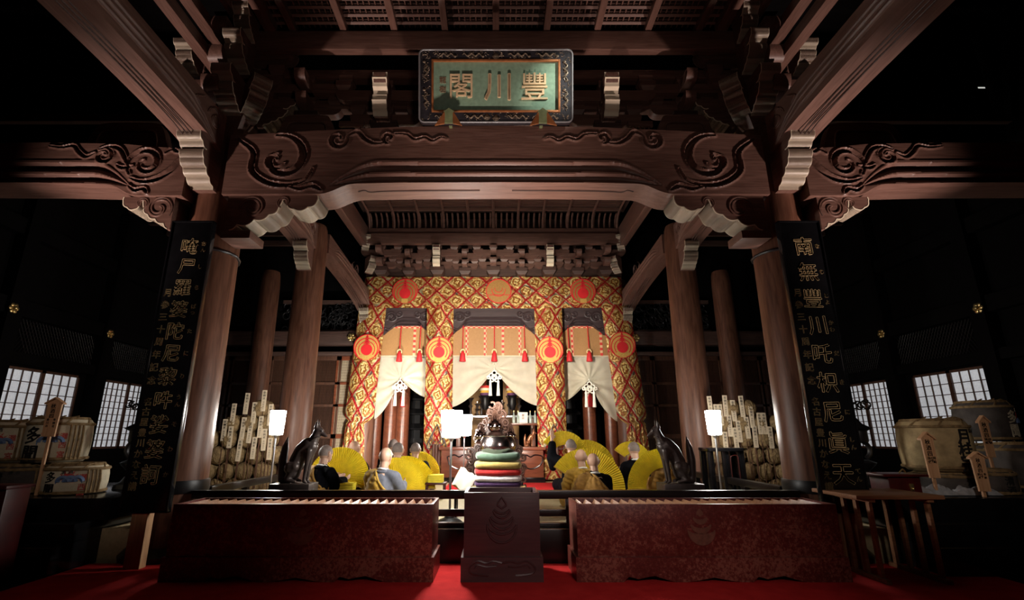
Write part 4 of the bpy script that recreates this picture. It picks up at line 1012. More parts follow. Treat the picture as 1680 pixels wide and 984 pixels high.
def offering_box(x0, x1, label, mat, zt=.65, yf=4.9, yb=5.40, slats=26, kind=0):
    xc = (x0 + x1) / 2; t = thing('offering_box', label, 'offering box', (xc, (yf + yb) / 2, .012))
    w = .03; zp = .205
    q = MB()
    for a, b_, c, d in ((x0, x1, yf, yf + w), (x0, x1, yb - w, yb), (x0, x0 + w, yf + w, yb - w), (x1 - w, x1, yf + w, yb - w)): q.box(a, b_, c, d, zp, zt, .004)
    q.box(x0 + w, x1 - w, yf + w, yb - w, zp, zp + .03); q.build('box_body', mat, t)
    p = .022; q = MB(); L = x1 - x0 + 2 * p
    lo = [(x0 - p, .012), (x0 - p + .1 * L, .012)]
    if kind == 0:
        for a, b_, c in ((.17, .36, 1), (.64, .83, 1)):
            A = x0 - p + a * L; B = x0 - p + b_ * L
            lo += [(A, .012)] + arc((A, .012), (A + .05, .055), -.012, 4) + arc((A + .05, .055), (A + .13, .035), -.02, 4) + arc((A + .13, .035), ((A + B) / 2 + .05, .062), -.02, 5) + arc(((A + B) / 2 + .05, .062), (B, .012), .012, 5) + [(B, .012)]
        lo.insert(2, (x0 - p + .12 * L, .012))
        A, B = x0 - p + .40 * L, x0 - p + .60 * L
        seg = arc((A, .012), ((A + B) / 2, .05), .012, 5) + arc(((A + B) / 2, .05), (B, .012), .012, 5) + [(B, .012)]
        k = [i for i, v in enumerate(lo) if v[0] < A][-1]; lo = lo[:k + 1] + seg + lo[k + 1:]
    lo += [(x1 + p, .012), (x1 + p, zp + .005), (x0 - p, zp + .005)]
    q.prism(lo, 'Y', yf - p, yf + .02)
    q.box(x0 - p, x0 + .02, yf + .02, yb + p, .012, zp + .005); q.box(x1 - .02, x1 + p, yf + .02, yb + p, .012, zp + .005); q.box(x0, x1, yb - .01, yb + p, .012, zp + .005)
    q.build('plinth', mat, t)
    if slats:
        q = MB(); q.box(x0 + w, x1 - w, yf + w, yf + w + .02, zt - .07, zt - .035); q.box(x0 + w, x1 - w, yb - w - .02, yb - w, zt - .07, zt - .03); q.build('slat_rail', mat, t)
        for k in range(slats):
            x = x0 + w + (x1 - x0 - 2 * w) * (k + .5) / slats
            q = MB(); q.prism([(x - .034, zt - .055), (x, zt - .008), (x + .034, zt - .055)], 'Y', yf + w, yb - w); q.build('grille_slat', table_wood, t, 0)
    return t
B1 = offering_box(-2.955, -.575, 'long worn red offering box on the left, with slatted top and faint gold jewel emblem', offer_red)
q = MB(); jewel_emblem(q, -1.76, 4.898, .43, .30, False, .002); q.build('emblem', box_gold, B1)
B2 = offering_box(.735, 3.12, 'long worn red offering box on the right, with slatted top and faint gold jewel emblem', offer_red)
q = MB(); jewel_emblem(q, 1.86, 4.898, .43, .30, False, .002); q.build('emblem', box_gold, B2)
B3 = offering_box(-.29, .40, 'tall brown box carved with a jewel emblem, standing between the red offering boxes', offer_brown, .75, 4.9, 5.40, 0, 1)
q = MB(); jewel_emblem(q, .055, 4.893, .475, .33); q.build('carved_emblem', offer_brown, B3)
q = MB()
for sx in (-1, 1):
    q.tube(smooth([(.055 + sx * .0, 4.878, .165), (.055 + sx * .08, 4.878, .18), (.055 + sx * .14, 4.878, .165), (.055 + sx * .22, 4.878, .18), (.055 + sx * .29, 4.878, .13), (.055 + sx * .26, 4.878, .08), (.055 + sx * .12, 4.878, .065)]), .010, 5, flat=(0, 1, 0))
    q.tube(smooth([(.055 + sx * .05, 4.878, .14), (.055 + sx * .14, 4.878, .135), (.055 + sx * .22, 4.878, .15), (.055 + sx * .25, 4.878, .12)]), .008, 5, flat=(0, 1, 0))
q.build('cloud_carving', offer_brown, B3)

# ---------------------------------------------------------------- railings
def railing(label, p0, p1, posts):
    p0 = Vector(p0); p1 = Vector(p1); d = (p1 - p0); L = d.length; d.normalize(); nrm = Vector((-d.y, d.x, 0))
    t = thing('railing', label, 'railing', ((p0 + p1) / 2))
    def bar(name, a, b_, hw, z0, z1, bev=.008):
        m = MB(); m.box(0, (b_ - a) * L, -hw, hw, z0, z1, bev)
        m.bm.transform(Matrix.Translation(p0 + d * L * a) @ Matrix(((d.x, nrm.x, 0, 0), (d.y, nrm.y, 0, 0), (0, 0, 1, 0), (0, 0, 0, 1)))); m.build(name, step_lacquer, t)
    bar('top_rail', 0, 1, .045, .285, .37); bar('middle_rail', .002, .998, .025, .11, .18); bar('sill', .001, .999, .04, .0, .05)
    for f in posts: bar('post', f - .035 / L, f + .035 / L, .035, .0, .295)
    return t
railing('long dark rail across the front of the raised floor behind the offering boxes', (-3.25, 5.72, .32), (3.25, 5.72, .32), (.02, .13, .26, .385, .475, .535, .62, .75, .87, .98))
for sx, sn in SIDE: railing('dark side rail running back from the %s front pillar past the bale pile' % sn, (sx * 3.34, 6.15, .32), (sx * 3.30, 8.72, .32), (.03, .35, .67, .97))

# ---------------------------------------------------------------- stepped black platforms at the sides
for sx, sn in SIDE:
    t = thing('stepped_platform', 'black lacquered stepped platform under the barrels on the %s' % sn, 'platform', (sx * 5.6, 5.6, .0))
    for y0, z0, z1, nm in ((5.06, .0, .25, 'step'), (5.28, .25, .42, 'step'), (5.52, .42, .63, 'step')):
        X0, X1 = (4.12, 7.4) if y0 < 5.5 else (3.98, 7.4)
        MB().box(min(sx * X0, sx * X1), max(sx * X0, sx * X1), y0, 7.35, z0, z1, .006).build(nm, black_lacquer, t)

# ---------------------------------------------------------------- standing lamps
def lamp(x, y, zc, r, h, label, glow=None):
    t = thing('standing_lamp', label, 'lamp', (x, y, .32), 'standing paper lamps')
    MB().lathe([(.0, .32), (.15, .32), (.15, .335), (.12, .36), (.06, .385), (.045, .41), (.02, .43)], (x, y, 0), 28).build('base', black_iron, t)
    MB().lathe([(.013, .42), (.013, zc - h / 2 - .01)], (x, y, 0), 14).build('pole', steel, t)
    MB().lathe([(.014, zc - h / 2 - .05), (.03, zc - h / 2 - .02), (r * .6, zc - h / 2 - .012), (r * .6, zc - h / 2)], (x, y, 0), 20).build('shade_holder', steel, t)
    MB().lathe([(.0, zc - h / 2 + .001), (r * .84, zc - h / 2 + .001), (r * .9, zc - h / 4), (r, zc + h / 2 - .01), (r * .96, zc + h / 2), (.0, zc + h / 2)], (x, y, 0), 28).build('shade', glow or lamp_glow, t)
p = at(741, 695, 5.95); lamp(p.x, 5.95, p.z, .125, .30, 'bright standing lamp nearest the middle, left of the tall carved box')
p = at(762, 697, 9.2); lamp(p.x, 9.2, p.z, .14, .36, 'bright standing lamp farther back behind the middle lamp')
p = at(455, 693, 7.3); lamp(p.x, 7.3, p.z, .105, .33, 'bright standing lamp behind the bronze fox on the left', lamp_glow_side)
p = at(1171, 693, 7.3); lamp(p.x, 7.3, p.z, .105, .33, 'bright standing lamp behind the bronze fox on the right', lamp_glow_side)

# ---------------------------------------------------------------- bronze foxes
def fox(sx, x, y, z, s, label, mat=None, base=True, grp='bronze foxes'):
    t = thing('fox_statue', label, 'statue', (0, 0, 0), grp)
    m = MB(); k = .00165
    def P(a, b_, yy=0.0): return ((a - 400) * k, yy, (810 - b_) * k)
    C = lambda a, b_, ra, rb, n=12: m.capsule(a, b_, ra, rb, n)
    C(P(455, 550), P(412, 588), .090, .085); C(P(412, 588), P(384, 660), .085, .090); C(P(384, 660), P(368, 740), .090, .085)   # trunk sloping to the rump
    C(P(478, 560), P(462, 610), .082, .07); C(P(478, 545), P(502, 490), .070, .052); C(P(502, 490), P(518, 450), .052, .050)  # chest, neck
    C(P(520, 445), P(535, 452), .050, .042); C(P(545, 462), P(583, 487), .030, .014); C(P(540, 466), P(572, 490), .026, .012)  # skull, muzzle
    for w in (-1, 1):
        C(P(507, 425, w * .030), P(517, 368, w * .040), .026, .004)             # ears
        C(P(475, 590, w * .05), P(468, 680, w * .048), .045, .026); C(P(468, 680, w * .048), P(458, 792, w * .048), .026, .020); C(P(458, 797, w * .048), P(474, 803, w * .048), .020, .015)   # forelegs
        C(P(360, 705, w * .07), P(392, 697, w * .085), .075, .055); C(P(388, 700, w * .085), P(345, 770, w * .08), .050, .030); C(P(345, 785, w * .08), P(405, 798, w * .08), .028, .018)       # haunch, shank, hind foot
    C(P(340, 785), P(292, 788), .045, .042); C(P(288, 785), P(284, 650), .044, .052); C(P(284, 650), P(291, 570), .052, .042); C(P(291, 570), P(304, 486), .042, .005)                             # upright tail
    q = remesh(m, .0085, 4)
    o = q.build('fox_body', mat or bronze, t, 180)
    m = MB(); pts = []
    for i in range(17):
        a = 2 * math.pi * i / 16; c = Vector(P(494, 515)); u = Vector((.86, 0, .5)); pts.append(c + u * .072 * math.cos(a) + Vector((0, 1, 0)) * .064 * math.sin(a))
    m.tube(pts[:-1], .012, 8, close=True); m.ball(Vector(P(520, 545)), .016, seg=10, rings=8); m.build('collar', mat or bronze, t)
    m = MB()
    for w in (-1, 1): m.ball(Vector(P(548, 452, w * .036)), .007, seg=8, rings=6)
    m.build('eyes', black_iron, t)
    if base:
        m = MB(); m.box(-.26, .20, -.16, .16, -.10, .0, .006); m.build('plinth', bronze, t)
        m = MB(); m.box(-.36, .30, -.22, .22, -.40, -.10, .01); m.build('pedestal', step_lacquer, t)
    t.location = (x, y, z); t.scale = (s * sx, s, s) if False else (s, s, s)
    t.rotation_euler = (0, 0, 0 if sx > 0 else math.pi)
    return t
p = at(488, 783, 6.22); fox(1, p.x, 6.22, .72, 1.0, 'seated dark bronze fox on the left, facing right with its tail upright')
p = at(1110, 783, 6.22); fox(-1, p.x, 6.22, .72, 1.0, 'seated dark bronze fox on the right, facing left with its tail upright')

# ---------------------------------------------------------------- straw bales and name tags
def bale(label, grp):
    t = thing('straw_bale', label, 'rice bale', (0, 0, 0), grp)
    m = MB(); r = .128
    m.lathe([(.0, -.012), (.03, -.016), (.07, -.006), (.11, .012), (r, .05), (r * 1.04, .14), (r * 1.04, .24), (r, .33), (.1, .36), (.0, .36)], (0, 0, 0), 20, axis='Y')
    for v in m.bm.verts: v.co += v.normal * 0 + Vector((noise.noise(v.co * 9 + Vector((1, 2, 3))), 0, noise.noise(v.co * 9))) * .012
    m.build('straw_mat', straw, t, 60)
    m = MB()
    for y in (.07, .18, .29): m.torus((0, y, 0), r * 1.045, .009, 'Y', 20, 6)
    for k in range(9):
        a = 2 * math.pi * k / 9 + .2; pts = []
        for j in range(5): rr = .03 + .10 * j / 4; aa = a + .7 * j / 4; pts.append((rr * math.cos(aa), -.018 + .055 * (j / 4) ** 2, rr * math.sin(aa)))
        m.tube(pts, .005, 5)
    m.torus((0, -.018, 0), .03, .007, 'Y', 12, 5)
    m.build('straw_rope', straw, t, 60)
    return t
proto = None
for sx, sn, rows in ((-1, 'left', (6, 6, 5, 4, 3, 1)), (1, 'right', (6, 6, 5, 5, 4, 2))):
    for r_, n in enumerate(rows):
        for i in range(n):
            x = 3.62 + .285 * (i + .5 * (r_ % 2)) + (.0 if r_ < 4 else .12)
            lab = '%s straw rice bale from the %s pillar in the %s row of the %s pile' % (ordinal(i), 'inner', ['bottom', 'second', 'third', 'fourth', 'fifth', 'top'][r_], sn)
            if proto is None: o = proto = bale(lab, 'straw rice bales')
            else: o = copy_tree(proto); o['label'] = lab
            o.location = (sx * x, 8.35 + .03 * math.sin(7 * i + r_), .32 + .14 + .247 * r_); o.rotation_euler = (0, random.uniform(0, 6.2), 0)
        # rotation about the bale's own axis only
TX = '奉納米俵壱俵'
def name_tag(label, grp, txt):
    t = thing('name_tag', label, 'wooden tag', (0, 0, 0), grp)
    MB().box(-.038, .038, -.004, .004, 0, .34, .002).build('plate', tag_wood, t, 0)
    MB().box(-.005, .005, .002, .010, -.45, .06).build('stake', dark_wood_z, t, 0)
    m = MB(); m.text(txt[:3], (0, -.0045, .30), .046, .047, bold=.01, depth=.002); m.text(txt[3:], (.002, -.0045, .145), .03, .034, bold=.0, depth=.002); m.build('ink_writing', ink, t, 0)
    return t
LT = [(212, 488), (288, 440), (328, 488), (347, 335), (386, 575), (436, 265), (412, 428), (484, 560), (488, 326), (458, 455), (530, 420), (554, 245), (556, 505), (597, 340), (594, 565)]
LT = [(300 + a * .244, 580 + b_ * .244) for a, b_ in LT]
RT = [(96, 285), (135, 340), (165, 340), (195, 280), (252, 312), (308, 283), (224, 412), (290, 450), (268, 497), (345, 425), (372, 355), (395, 485), (426, 397), (458, 397), (500, 490), (196, 525), (120, 500)]
RT = [(1140 + a * .244, 580 + b_ * .244) for a, b_ in RT]
tp = None; NM = ('山田太郎', '鈴木商店', '加藤一男', '中村正三', '伊藤春子')
for lst, sn in ((LT, 'left'), (RT, 'right')):
    order = sorted(range(len(lst)), key=lambda i: lst[i][0])
    for rank, i in enumerate(order):
        px, py = lst[i]
        Y = 8.318 - .003 * (rank % 3); p = at(px, py, Y)
        lab = '%s pale wooden tag from the left among the tags in the %s bale pile' % (ordinal(rank), sn)
        if tp is None or rank < 4 and sn == 'left': o = tp = name_tag(lab, 'wooden name tags', '奉納米' + NM[rank % 5])
        else: o = copy_tree(tp); o['label'] = lab
        for ch in o.children:
            if ch.name.startswith('stake'): ch.scale = (1, 1, max(.4, (p.z - .34 - .46) / .45))
        o.location = (p.x, Y, p.z - .34); o.rotation_euler = (0, random.uniform(-.03, .03), 0)

# black stand near the right bales
p = at(1187, 770, 7.6); t = thing('lacquer_stand', 'black lacquer arched stand in front of the right bale pile', 'stand', (p.x, 7.6, .32))
x = p.x; MB().box(x - .26, x + .26, 7.45, 7.8, 1.04, 1.09, .008).build('top', black_lacquer, t)
for d in (-.22, -.0, .22):
    for yy in (7.5, 7.74):
        if d == 0 and yy > 7.6: continue
        MB().box(x + d - .045, x + d + .045, yy - .03, yy + .03, .32, 1.04, .006).build('leg', black_lacquer, t)
m = MB(); m.tube(smooth([(x + .06, 7.468, .6), (x + .06, 7.468, .92), (x + .09, 7.468, .98), (x + .16, 7.468, .98), (x + .17, 7.468, .9), (x + .17, 7.468, .6)]), .006, 5); m.build('red_edge', red_lacquer, t)

# ---------------------------------------------------------------- rear lattice doors and ties
for sx, sn in SIDE:
    t = thing('tie_beam', 'long horizontal tie beam over the lattice doors on the %s' % sn, 'beam', (sx * 5.2, 11.6, 3.1))
    MB().box(min(sx * 3.1, sx * 7.4), max(sx * 3.1, sx * 7.4), 11.42, 11.70, 3.30, 3.62, .01).build('beam_body', dark_wood, t)
    MB().box(min(sx * 3.1, sx * 7.4), max(sx * 3.1, sx * 7.4), 11.44, 11.70, 3.06, 3.14, .01).build('lintel', dark_wood, t)
    for k, xx in enumerate((3.45, 4.0, 4.85, 5.75, 6.6)):
        w = .27 if k == 0 else .40
        t = thing('lattice_door', '%s lattice door from the altar along the %s rear wall' % (ordinal(k), sn), 'door', (sx * (xx), 11.66, .33), 'rear lattice doors')
        q = MB(); X0 = sx * xx
        for a, b_, c, d in ((-w, -w + .05, .33, 3.06), (w - .05, w, .33, 3.06), (-w, w, .33, .42), (-w, w, 2.96, 3.06), (-w, w, 1.2, 1.3), (-w, w, 1.9, 1.96), (-w, w, 2.4, 2.46)): q.box(X0 + a, X0 + b_, 11.60, 11.66, c, d, .004)
        q.build('frame', altar_wood if sx < 0 and k < 1 else dark_wood_z, t)
        q = MB(); n = int(w * 2 / .028)
        for i in range(n): q.box(X0 - w + .05 + (2 * w - .1) * i / n - .004, X0 - w + .05 + (2 * w - .1) * i / n + .004, 11.63, 11.645, .42, 2.96)
        for i in range(40): q.box(X0 - w, X0 + w, 11.645, 11.655, .45 + i * .0625, .456 + i * .0625)
        q.build('lattice', tag_wood if sx < 0 and k < 1 else dark_wood_z, t, 0)
        MB().box(X0 - w + .02, X0 + w - .02, 11.67, 11.69, .4, 2.98).build('panel', dark_wood_z, t)
    t = thing('carved_transom', 'openwork carved wood transom above the tie beam on the %s' % sn, 'carving', (sx * 3.9, 11.6, 3.64))
    q = MB(); rng = random.Random(5 + sx)
    for k in range(120):
        a0 = rng.uniform(0, 360); q.torus((sx * rng.uniform(3.3, 5.0), 11.58 + rng.uniform(-.03, .03), rng.uniform(3.7, 4.3)), rng.uniform(.04, .1), rng.uniform(.01, .02), 'Y', 9, 5, a0, a0 + rng.uniform(150, 280))
    q.build('scrollwork', black_iron, t); q = MB()
    for a, b_, c, d in ((3.2, 5.1, 3.62, 3.68), (3.2, 5.1, 4.32, 4.4)): q.box(min(sx * a, sx * b_), max(sx * a, sx * b_), 11.54, 11.64, c, d)
    q.build('frame', dark_wood, t)
    # dim brackets up there
    for k, xx in enumerate((3.9, 4.5)):
        nose(sx * xx, 11.2, 5.5 - .3 * k, .15, .25, .3, '%s dim beam nose over the rear carved transom on the %s' % (ordinal(k), sn))
# gilt flower bosses
def boss(x, y, z, r, label, axis='Y', sgn=-1):
    t = thing('gilt_flower_boss', label, 'ornament', (x, y, z), 'gilt flower bosses')
    q = MB()
    for k in range(6):
        a = R(60 * k)
        c = (x + r * .6 * math.cos(a), y, z + r * .6 * math.sin(a)) if axis == 'Y' else (x, y + r * .6 * math.cos(a), z + r * .6 * math.sin(a))
        q.ball(c, r * .40, (1, .45, 1) if axis == 'Y' else (.45, 1, 1), 10, 8)
    q.build('petals', gilt, t); q = MB(); q.ball((x, y + sgn * .02, z) if axis == 'Y' else (x + sgn * .02, y, z), r * .38, seg=12, rings=8); q.build('centre', gilt, t)
for px, py, d in ((423, 553, 'on the rear tie beam behind the left bale pile'), (576, 553, 'beside the leftmost brocade strip'), (1043, 554, 'beside the rightmost brocade strip'), (1197, 553, 'on the rear tie beam behind the right bale pile')):
    p = at(px, py, 11.38); boss(p.x, 11.38, p.z, .10, 'gilt flower boss ' + d)
for sx, sn in SIDE:
    for y, z, d in ((7.3, 3.12, 'nearer'), (9.26, 3.12, 'farther')):
        boss(sx * 7.29, y, z, .085, 'dim gilt flower boss on the %s side wall, the %s one' % (sn, d), 'X', -sx)

# ---------------------------------------------------------------- sake barrels
def barrel(x, y, z, r, h, label, mat, name, side=None, sun=True, red='灘西宮', ang=0, txt_mat=None, sz=.21):
    t = thing('sake_barrel', label, 'barrel', (0, 0, 0), 'straw wrapped barrels')
    m = MB(); m.lathe([(.0, 0), (r * .86, 0), (r * .98, h * .08), (r * 1.02, h * .35), (r * 1.02, h * .65), (r * .98, h * .90), (r * .90, h * .99), (.0, h)], (0, 0, 0), 40); m.build('straw_jacket', mat, t, 50)
    m = MB()
    for zz in (h * .08, h * .885): m.torus((0, 0, zz), r * .99, .018, 'Z', 36, 6)
    m.torus((0, 0, h * 1.0), r * .78, .03, 'Z', 30, 6); m.torus((0, 0, h * 1.02), r * .5, .022, 'Z', 24, 6)
    for k in range(8): a = R(45 * k + 10); m.tube([(r * .98 * math.cos(a), r * .98 * math.sin(a), h * .9), (r * .84 * math.cos(a + .2), r * .84 * math.sin(a + .2), h * 1.02), (r * .3 * math.cos(a + .5), r * .3 * math.sin(a + .5), h * 1.03)], .014, 5)
    for k in range(5): a = R(200 + 35 * k); m.tube([(r * .5 * math.cos(a), r * .5 * math.sin(a), h * 1.03), (r * .7 * math.cos(a + .3), r * .7 * math.sin(a + .3), h * 1.08), (r * .9 * math.cos(a + .1), r * .9 * math.sin(a + .1), h * 1.02)], [.012, .008, .003], 5)
    for k in (0, 1, 2, 3): a = R(14 + 8 * k); m.tube([(r * 1.03 * math.cos(a - .7), r * 1.03 * math.sin(a - .7), h * .06 + 0), (r * 1.05 * math.cos(a - .7), r * 1.05 * math.sin(a - .7), h * .5), (r * .99 * math.cos(a - .7), r * .99 * math.sin(a - .7), h * .9)], .012, 5)
    m.build('straw_rope', straw, t, 60)
    def wrap(mb):
        for v in mb.bm.verts:
            a = v.co.x / (r * 1.02); d = r * 1.022 - (v.co.y); v.co.x = d * math.sin(a); v.co.y = -d * math.cos(a)
        return mb
    m = MB(); n = len(name); m.text(name, (.0, 0, h * (.62 if n == 2 else .68)), sz, sz * 1.02 if n == 2 else sz * .80, bold=.04, depth=.004); 
    m.text('清酒', (.12, 0, h * .80), .05, .06, bold=.01, depth=.003, vert=False); wrap(m).build('black_writing', txt_mat or ink, t)
    if sun:
        m = MB(); m.ring_plate((.17, 0, h * .52), 0, .07, .003, 20, 0, 180)
        for k in range(7): a = R(10 + 26 * k); m.prism([(.17 + .075 * math.cos(a - .1), h * .52 + .075 * math.sin(a - .1)), (.17 + .11 * math.cos(a), h * .52 + .11 * math.sin(a)), (.17 + .075 * math.cos(a + .1), h * .52 + .075 * math.sin(a + .1))], 'Y', -.003, 0)
        m.text(red, (.30, 0, h * .60), .075, .10, bold=.02, depth=.003); wrap(m).build('red_marks', red_ink, t)
        m = MB()
        for k in range(3): m.torus((.13 + .06 * k, 0, h * .46), .05, .022, 'Y', 12, 5, 0, 180)
        m.box(.06, .30, -.003, 0, h * .40, h * .46); wrap(m).build('blue_wave', blue_ink, t)
    t.location = (x, y, z); t.rotation_euler = (0, 0, ang); return t
pl = .635
p = at(92, 740, 6.15); barrel(p.x, 6.15, pl + .33, .31, .48, 'cream sake barrel with black and red writing, upper right of the left stack', mat_cream, '多聞', ang=-.12, sz=.2)
barrel(p.x - .74, 6.3, pl + .32, .31, .46, 'dim sake barrel with blue wave mark, upper left of the left stack', mat_cream, '多聞', ang=-.1, sz=.2)
p = at(122, 795, 6.0); barrel(p.x, 6.0, pl, .30, .30, 'cream sake barrel under the left stack, only its upper part showing', mat_cream, '多聞', ang=-.1, sz=.12)
barrel(p.x - .66, 6.05, pl, .30, .29, 'wrapped dark sake barrel at the bottom left behind the red table', mat_dark, '清酒', sun=False, sz=.12)
p = at(1537, 745, 6.2); barrel(p.x, 6.2, pl + .23, .35, .56, 'big tan straw sake barrel with bold black writing on the right platform', mat_tan, '月桂冠', sun=False, ang=.12, sz=.185)
barrel(p.x + .03, 6.2, pl, .33, .20, 'low dark barrel underneath the big tan straw barrel', mat_dark, '清酒', sun=False, sz=.1)
p = at(1618, 705, 6.9); barrel(p.x, 6.9, pl + .55, .31, .50, 'small dark barrel with a sun mark at the top of the right stack', mat_dark, '多聞', ang=.3, txt_mat=mat_cream, sz=.17)
barrel(p.x, 6.9, pl, .33, .50, 'dark plastic wrapped barrel below the barrel with the sun mark', mat_dark, '清酒', sun=False, sz=.13)
p = at(1680, 760, 6.4); barrel(p.x, 6.4, pl, .32, .52, 'dim barrel at the far right edge of the stack', mat_dark, '清酒', sun=False, sz=.14)
p = at(1640, 790, 5.95); barrel(p.x - .1, 5.95, pl, .22, .24, 'small low barrel wrapped in plastic in front of the right stack', mat_dark, '清酒', sun=False, sz=.1)
# crumpled plastic
for px, d in ((1528, 'under the big tan barrel'), (1600, 'beside the small roofed placard')):
    p = at(px, 793, 5.75); q = MB(); q.grid(lambda u, v: (p.x + (u - .5) * .5, 5.70 + .16 * v, pl + .004 + .16 * math.sin(math.pi * v) * (.4 + .6 * abs(noise.noise(Vector((u * 5, v * 4, px))))) * math.sin(math.pi * u) ** .4), 24, 10)
    tag(q.build('plastic_wrap', plastic, None, 15), 'crumpled clear plastic wrapping lying %s' % d, 'plastic', 'crumpled plastic')

# ---------------------------------------------------------------- roofed wooden placards
def placard(px, py0, py1, Y, tilt, label, cols, sticks=True, w=.15):
    pt = at(px, py0, Y); pb = at(px, py1, Y); H = pt.z - pb.z
    t = thing('wooden_placard', label, 'placard', (0, 0, 0), 'roofed wooden placards'); hw = w / 2
    MB().prism([(-hw * .86, 0), (hw * .86, 0), (hw, H * .9), (0, H), (-hw, H * .9)], 'Y', -.01, .01).build('plate', placard_wood, t, 0)
    m = MB(); m.prism([(-hw * 1.3, H * .86), (0, H * 1.02), (hw * 1.3, H * .86), (hw * 1.3, H * .90), (0, H * 1.06), (-hw * 1.3, H * .90)], 'Y', -.03, .025); m.build('little_roof', placard_wood, t, 0)
    m = MB(); n = len(cols[0]); m.text(cols[0], (.0 - hw * .1, -.0105, H * .82), H * .13, H * .135, bold=.02, depth=.003)
    for i, c in enumerate(cols[1:]): m.text(c, (hw * (.45 - .9 * i), -.0105, H * .45), H * .075, H * .085, bold=.01, depth=.003)
    m.build('ink_writing', ink, t, 0)
    if sticks: MB().box(-.014, .014, .008, .03, -(pb.z - pl), .1).build('stake', placard_wood, t, 0)
    t.location = (pb.x, Y, pb.z); t.rotation_euler = (0, 0, tilt); return t
placard(79, 655, 716, 5.72, .1, 'roofed wooden placard on a stake before the left barrels', ('秋酒四', '奉納者', '豊川市'))
placard(1534, 712, 784, 5.72, .0, 'brightest roofed wooden placard leaning on the big tan barrel', ('秋酒四斗', '岡崎', '昌史'), w=.13)
placard(1616, 744, 806, 5.56, .0, 'small roofed wooden placard at the front of the right platform', ('秋酒四斗', '奉納', '鈴木'), True, .14)
placard(1627, 685, 750, 6.3, .0, 'reddish wooden placard on a stake before the dark barrel with the sun mark', ('秋酒四斗', '奉納', '岡崎'), True, .11)

# ---------------------------------------------------------------- side furniture
t = thing('wooden_table', 'plain brown wooden table with slatted sides to the right of the offering boxes', 'table', (3.68, 5.1, .012))
tx0, tx1, ty0, ty1 = 3.27, 4.03, 4.80, 5.46
MB().box(tx0 - .02, tx1 + .02, ty0, ty1, .70, .735, .006).build('table_top', table_wood, t)
for x in (tx0 + .13, tx1 - .10):
    for k in range(4):
        y = ty0 + .07 + (ty1 - ty0 - .14) * k / 3; MB().box(x - .016, x + .016, y - .022, y + .022, .05, .70, .004).build('leg', table_wood, t)
    MB().box(x - .025, x + .025, ty0 - .01, ty1 + .01, .012, .05, .006).build('foot', table_wood, t)
    MB().box(x - .03, x + .03, ty0 + .02, ty1 - .02, .672, .70, .004).build('top_batten', table_wood, t)
t = thing('red_table', 'red lacquered cabinet table at the left edge before the barrels', 'table', (-4.9, 5.0, 0))
X0, X1 = -5.5, -4.36
MB().box(X0, X1, 4.72, 5.02, .79, .82, .006).build('table_top', red_lacquer, t)
for a, b_ in ((X0, X0 + .05), (X1 - .25, X1 - .02)): MB().box(a, b_, 4.75, 5.0, .0, .79, .006).build('side_panel', red_lacquer, t)
MB().box(X0, X1 - .2, 4.78, 5.0, .08, .74, .004).build('dark_front', step_lacquer, t)
MB().box(X0, X1 - .25, 4.755, 4.78, .74, .79, .004).build('apron', red_lacquer, t)
p = at(1468, 785, 5.75); t = thing('red_chest', 'small red lacquered chest with metal lock on the right platform', 'chest', (p.x, 5.75, pl))
MB().box(p.x - .17, p.x + .17, 5.62, 5.9, pl, pl + .2, .006).build('chest_body', red_lacquer, t); MB().box(p.x - .24, p.x + .24, 5.58, 5.95, pl + .2, pl + .225, .006).build('lid', red_lacquer, t)
q = MB(); q.box(p.x + .04, p.x + .08, 5.605, 5.62, pl + .06, pl + .13, .004); q.ball((p.x + .06, 5.60, pl + .08), .012, seg=8, rings=6); q.build('lock', gilt, t)
m = MB(); m.tube(smooth([(p.x + .02, 5.7, pl + .23), (p.x + .05, 5.68, pl + .27), (p.x + .09, 5.7, pl + .24)]), .008, 6); m.build('handle', gilt, t)
for sx, sn, px in ((-1, 'left', 222), (1, 'right', 1413)):
    p = at(px, 740, 6.5); x = p.x
    t = thing('bronze_lantern', 'black bronze lantern silhouetted against the paper window on the %s' % sn, 'lantern', (x, 6.5, pl))
    MB().lathe([(.0, pl), (.17, pl), (.16, pl + .05), (.10, pl + .08), (.06, pl + .14), (.05, pl + .2), (.12, pl + .27), (.14, pl + .30), (.07, pl + .33), (.0, pl + .33)], (x, 6.5, 0), 24).build('foot', black_iron, t)
    m = MB(); m.torus((x, 6.5, pl + .45), .11, .028, 'Y', 24, 8, -60, 240); m.build('crescent', black_iron, t)
    MB().lathe([(.09, pl + .54), (.10, pl + .56), (.10, pl + .68), (.16, pl + .71), (.06, pl + .77), (.02, pl + .83), (.0, pl + .85)], (x, 6.5, 0), 20).build('cap', black_iron, t)
    q = MB()
    for k in range(18): a = random.uniform(0, 360); q.torus((x + random.uniform(-.2, .2), 6.5, pl + 1.02 + random.uniform(-.05, .05)), .035, .01, 'Y', 8, 5, a, a + 220)
    q.tube([(x, 6.5, pl + .84), (x, 6.5, pl + 1.0)], .012, 6); q.build('finial', black_iron, t)
d_ = ray(1585, 162); p = Vector((0, 0, CAM_Z)) + d_ * (7.44 / d_.x); q = MB().box(7.38, 7.5, p.y - .26, p.y + .26, p.z - .018, p.z + .018, .006)
tag(q.build('tube_lamp', tube_light), 'tiny lit tube lamp far up in the dark at the right', 'lamp')
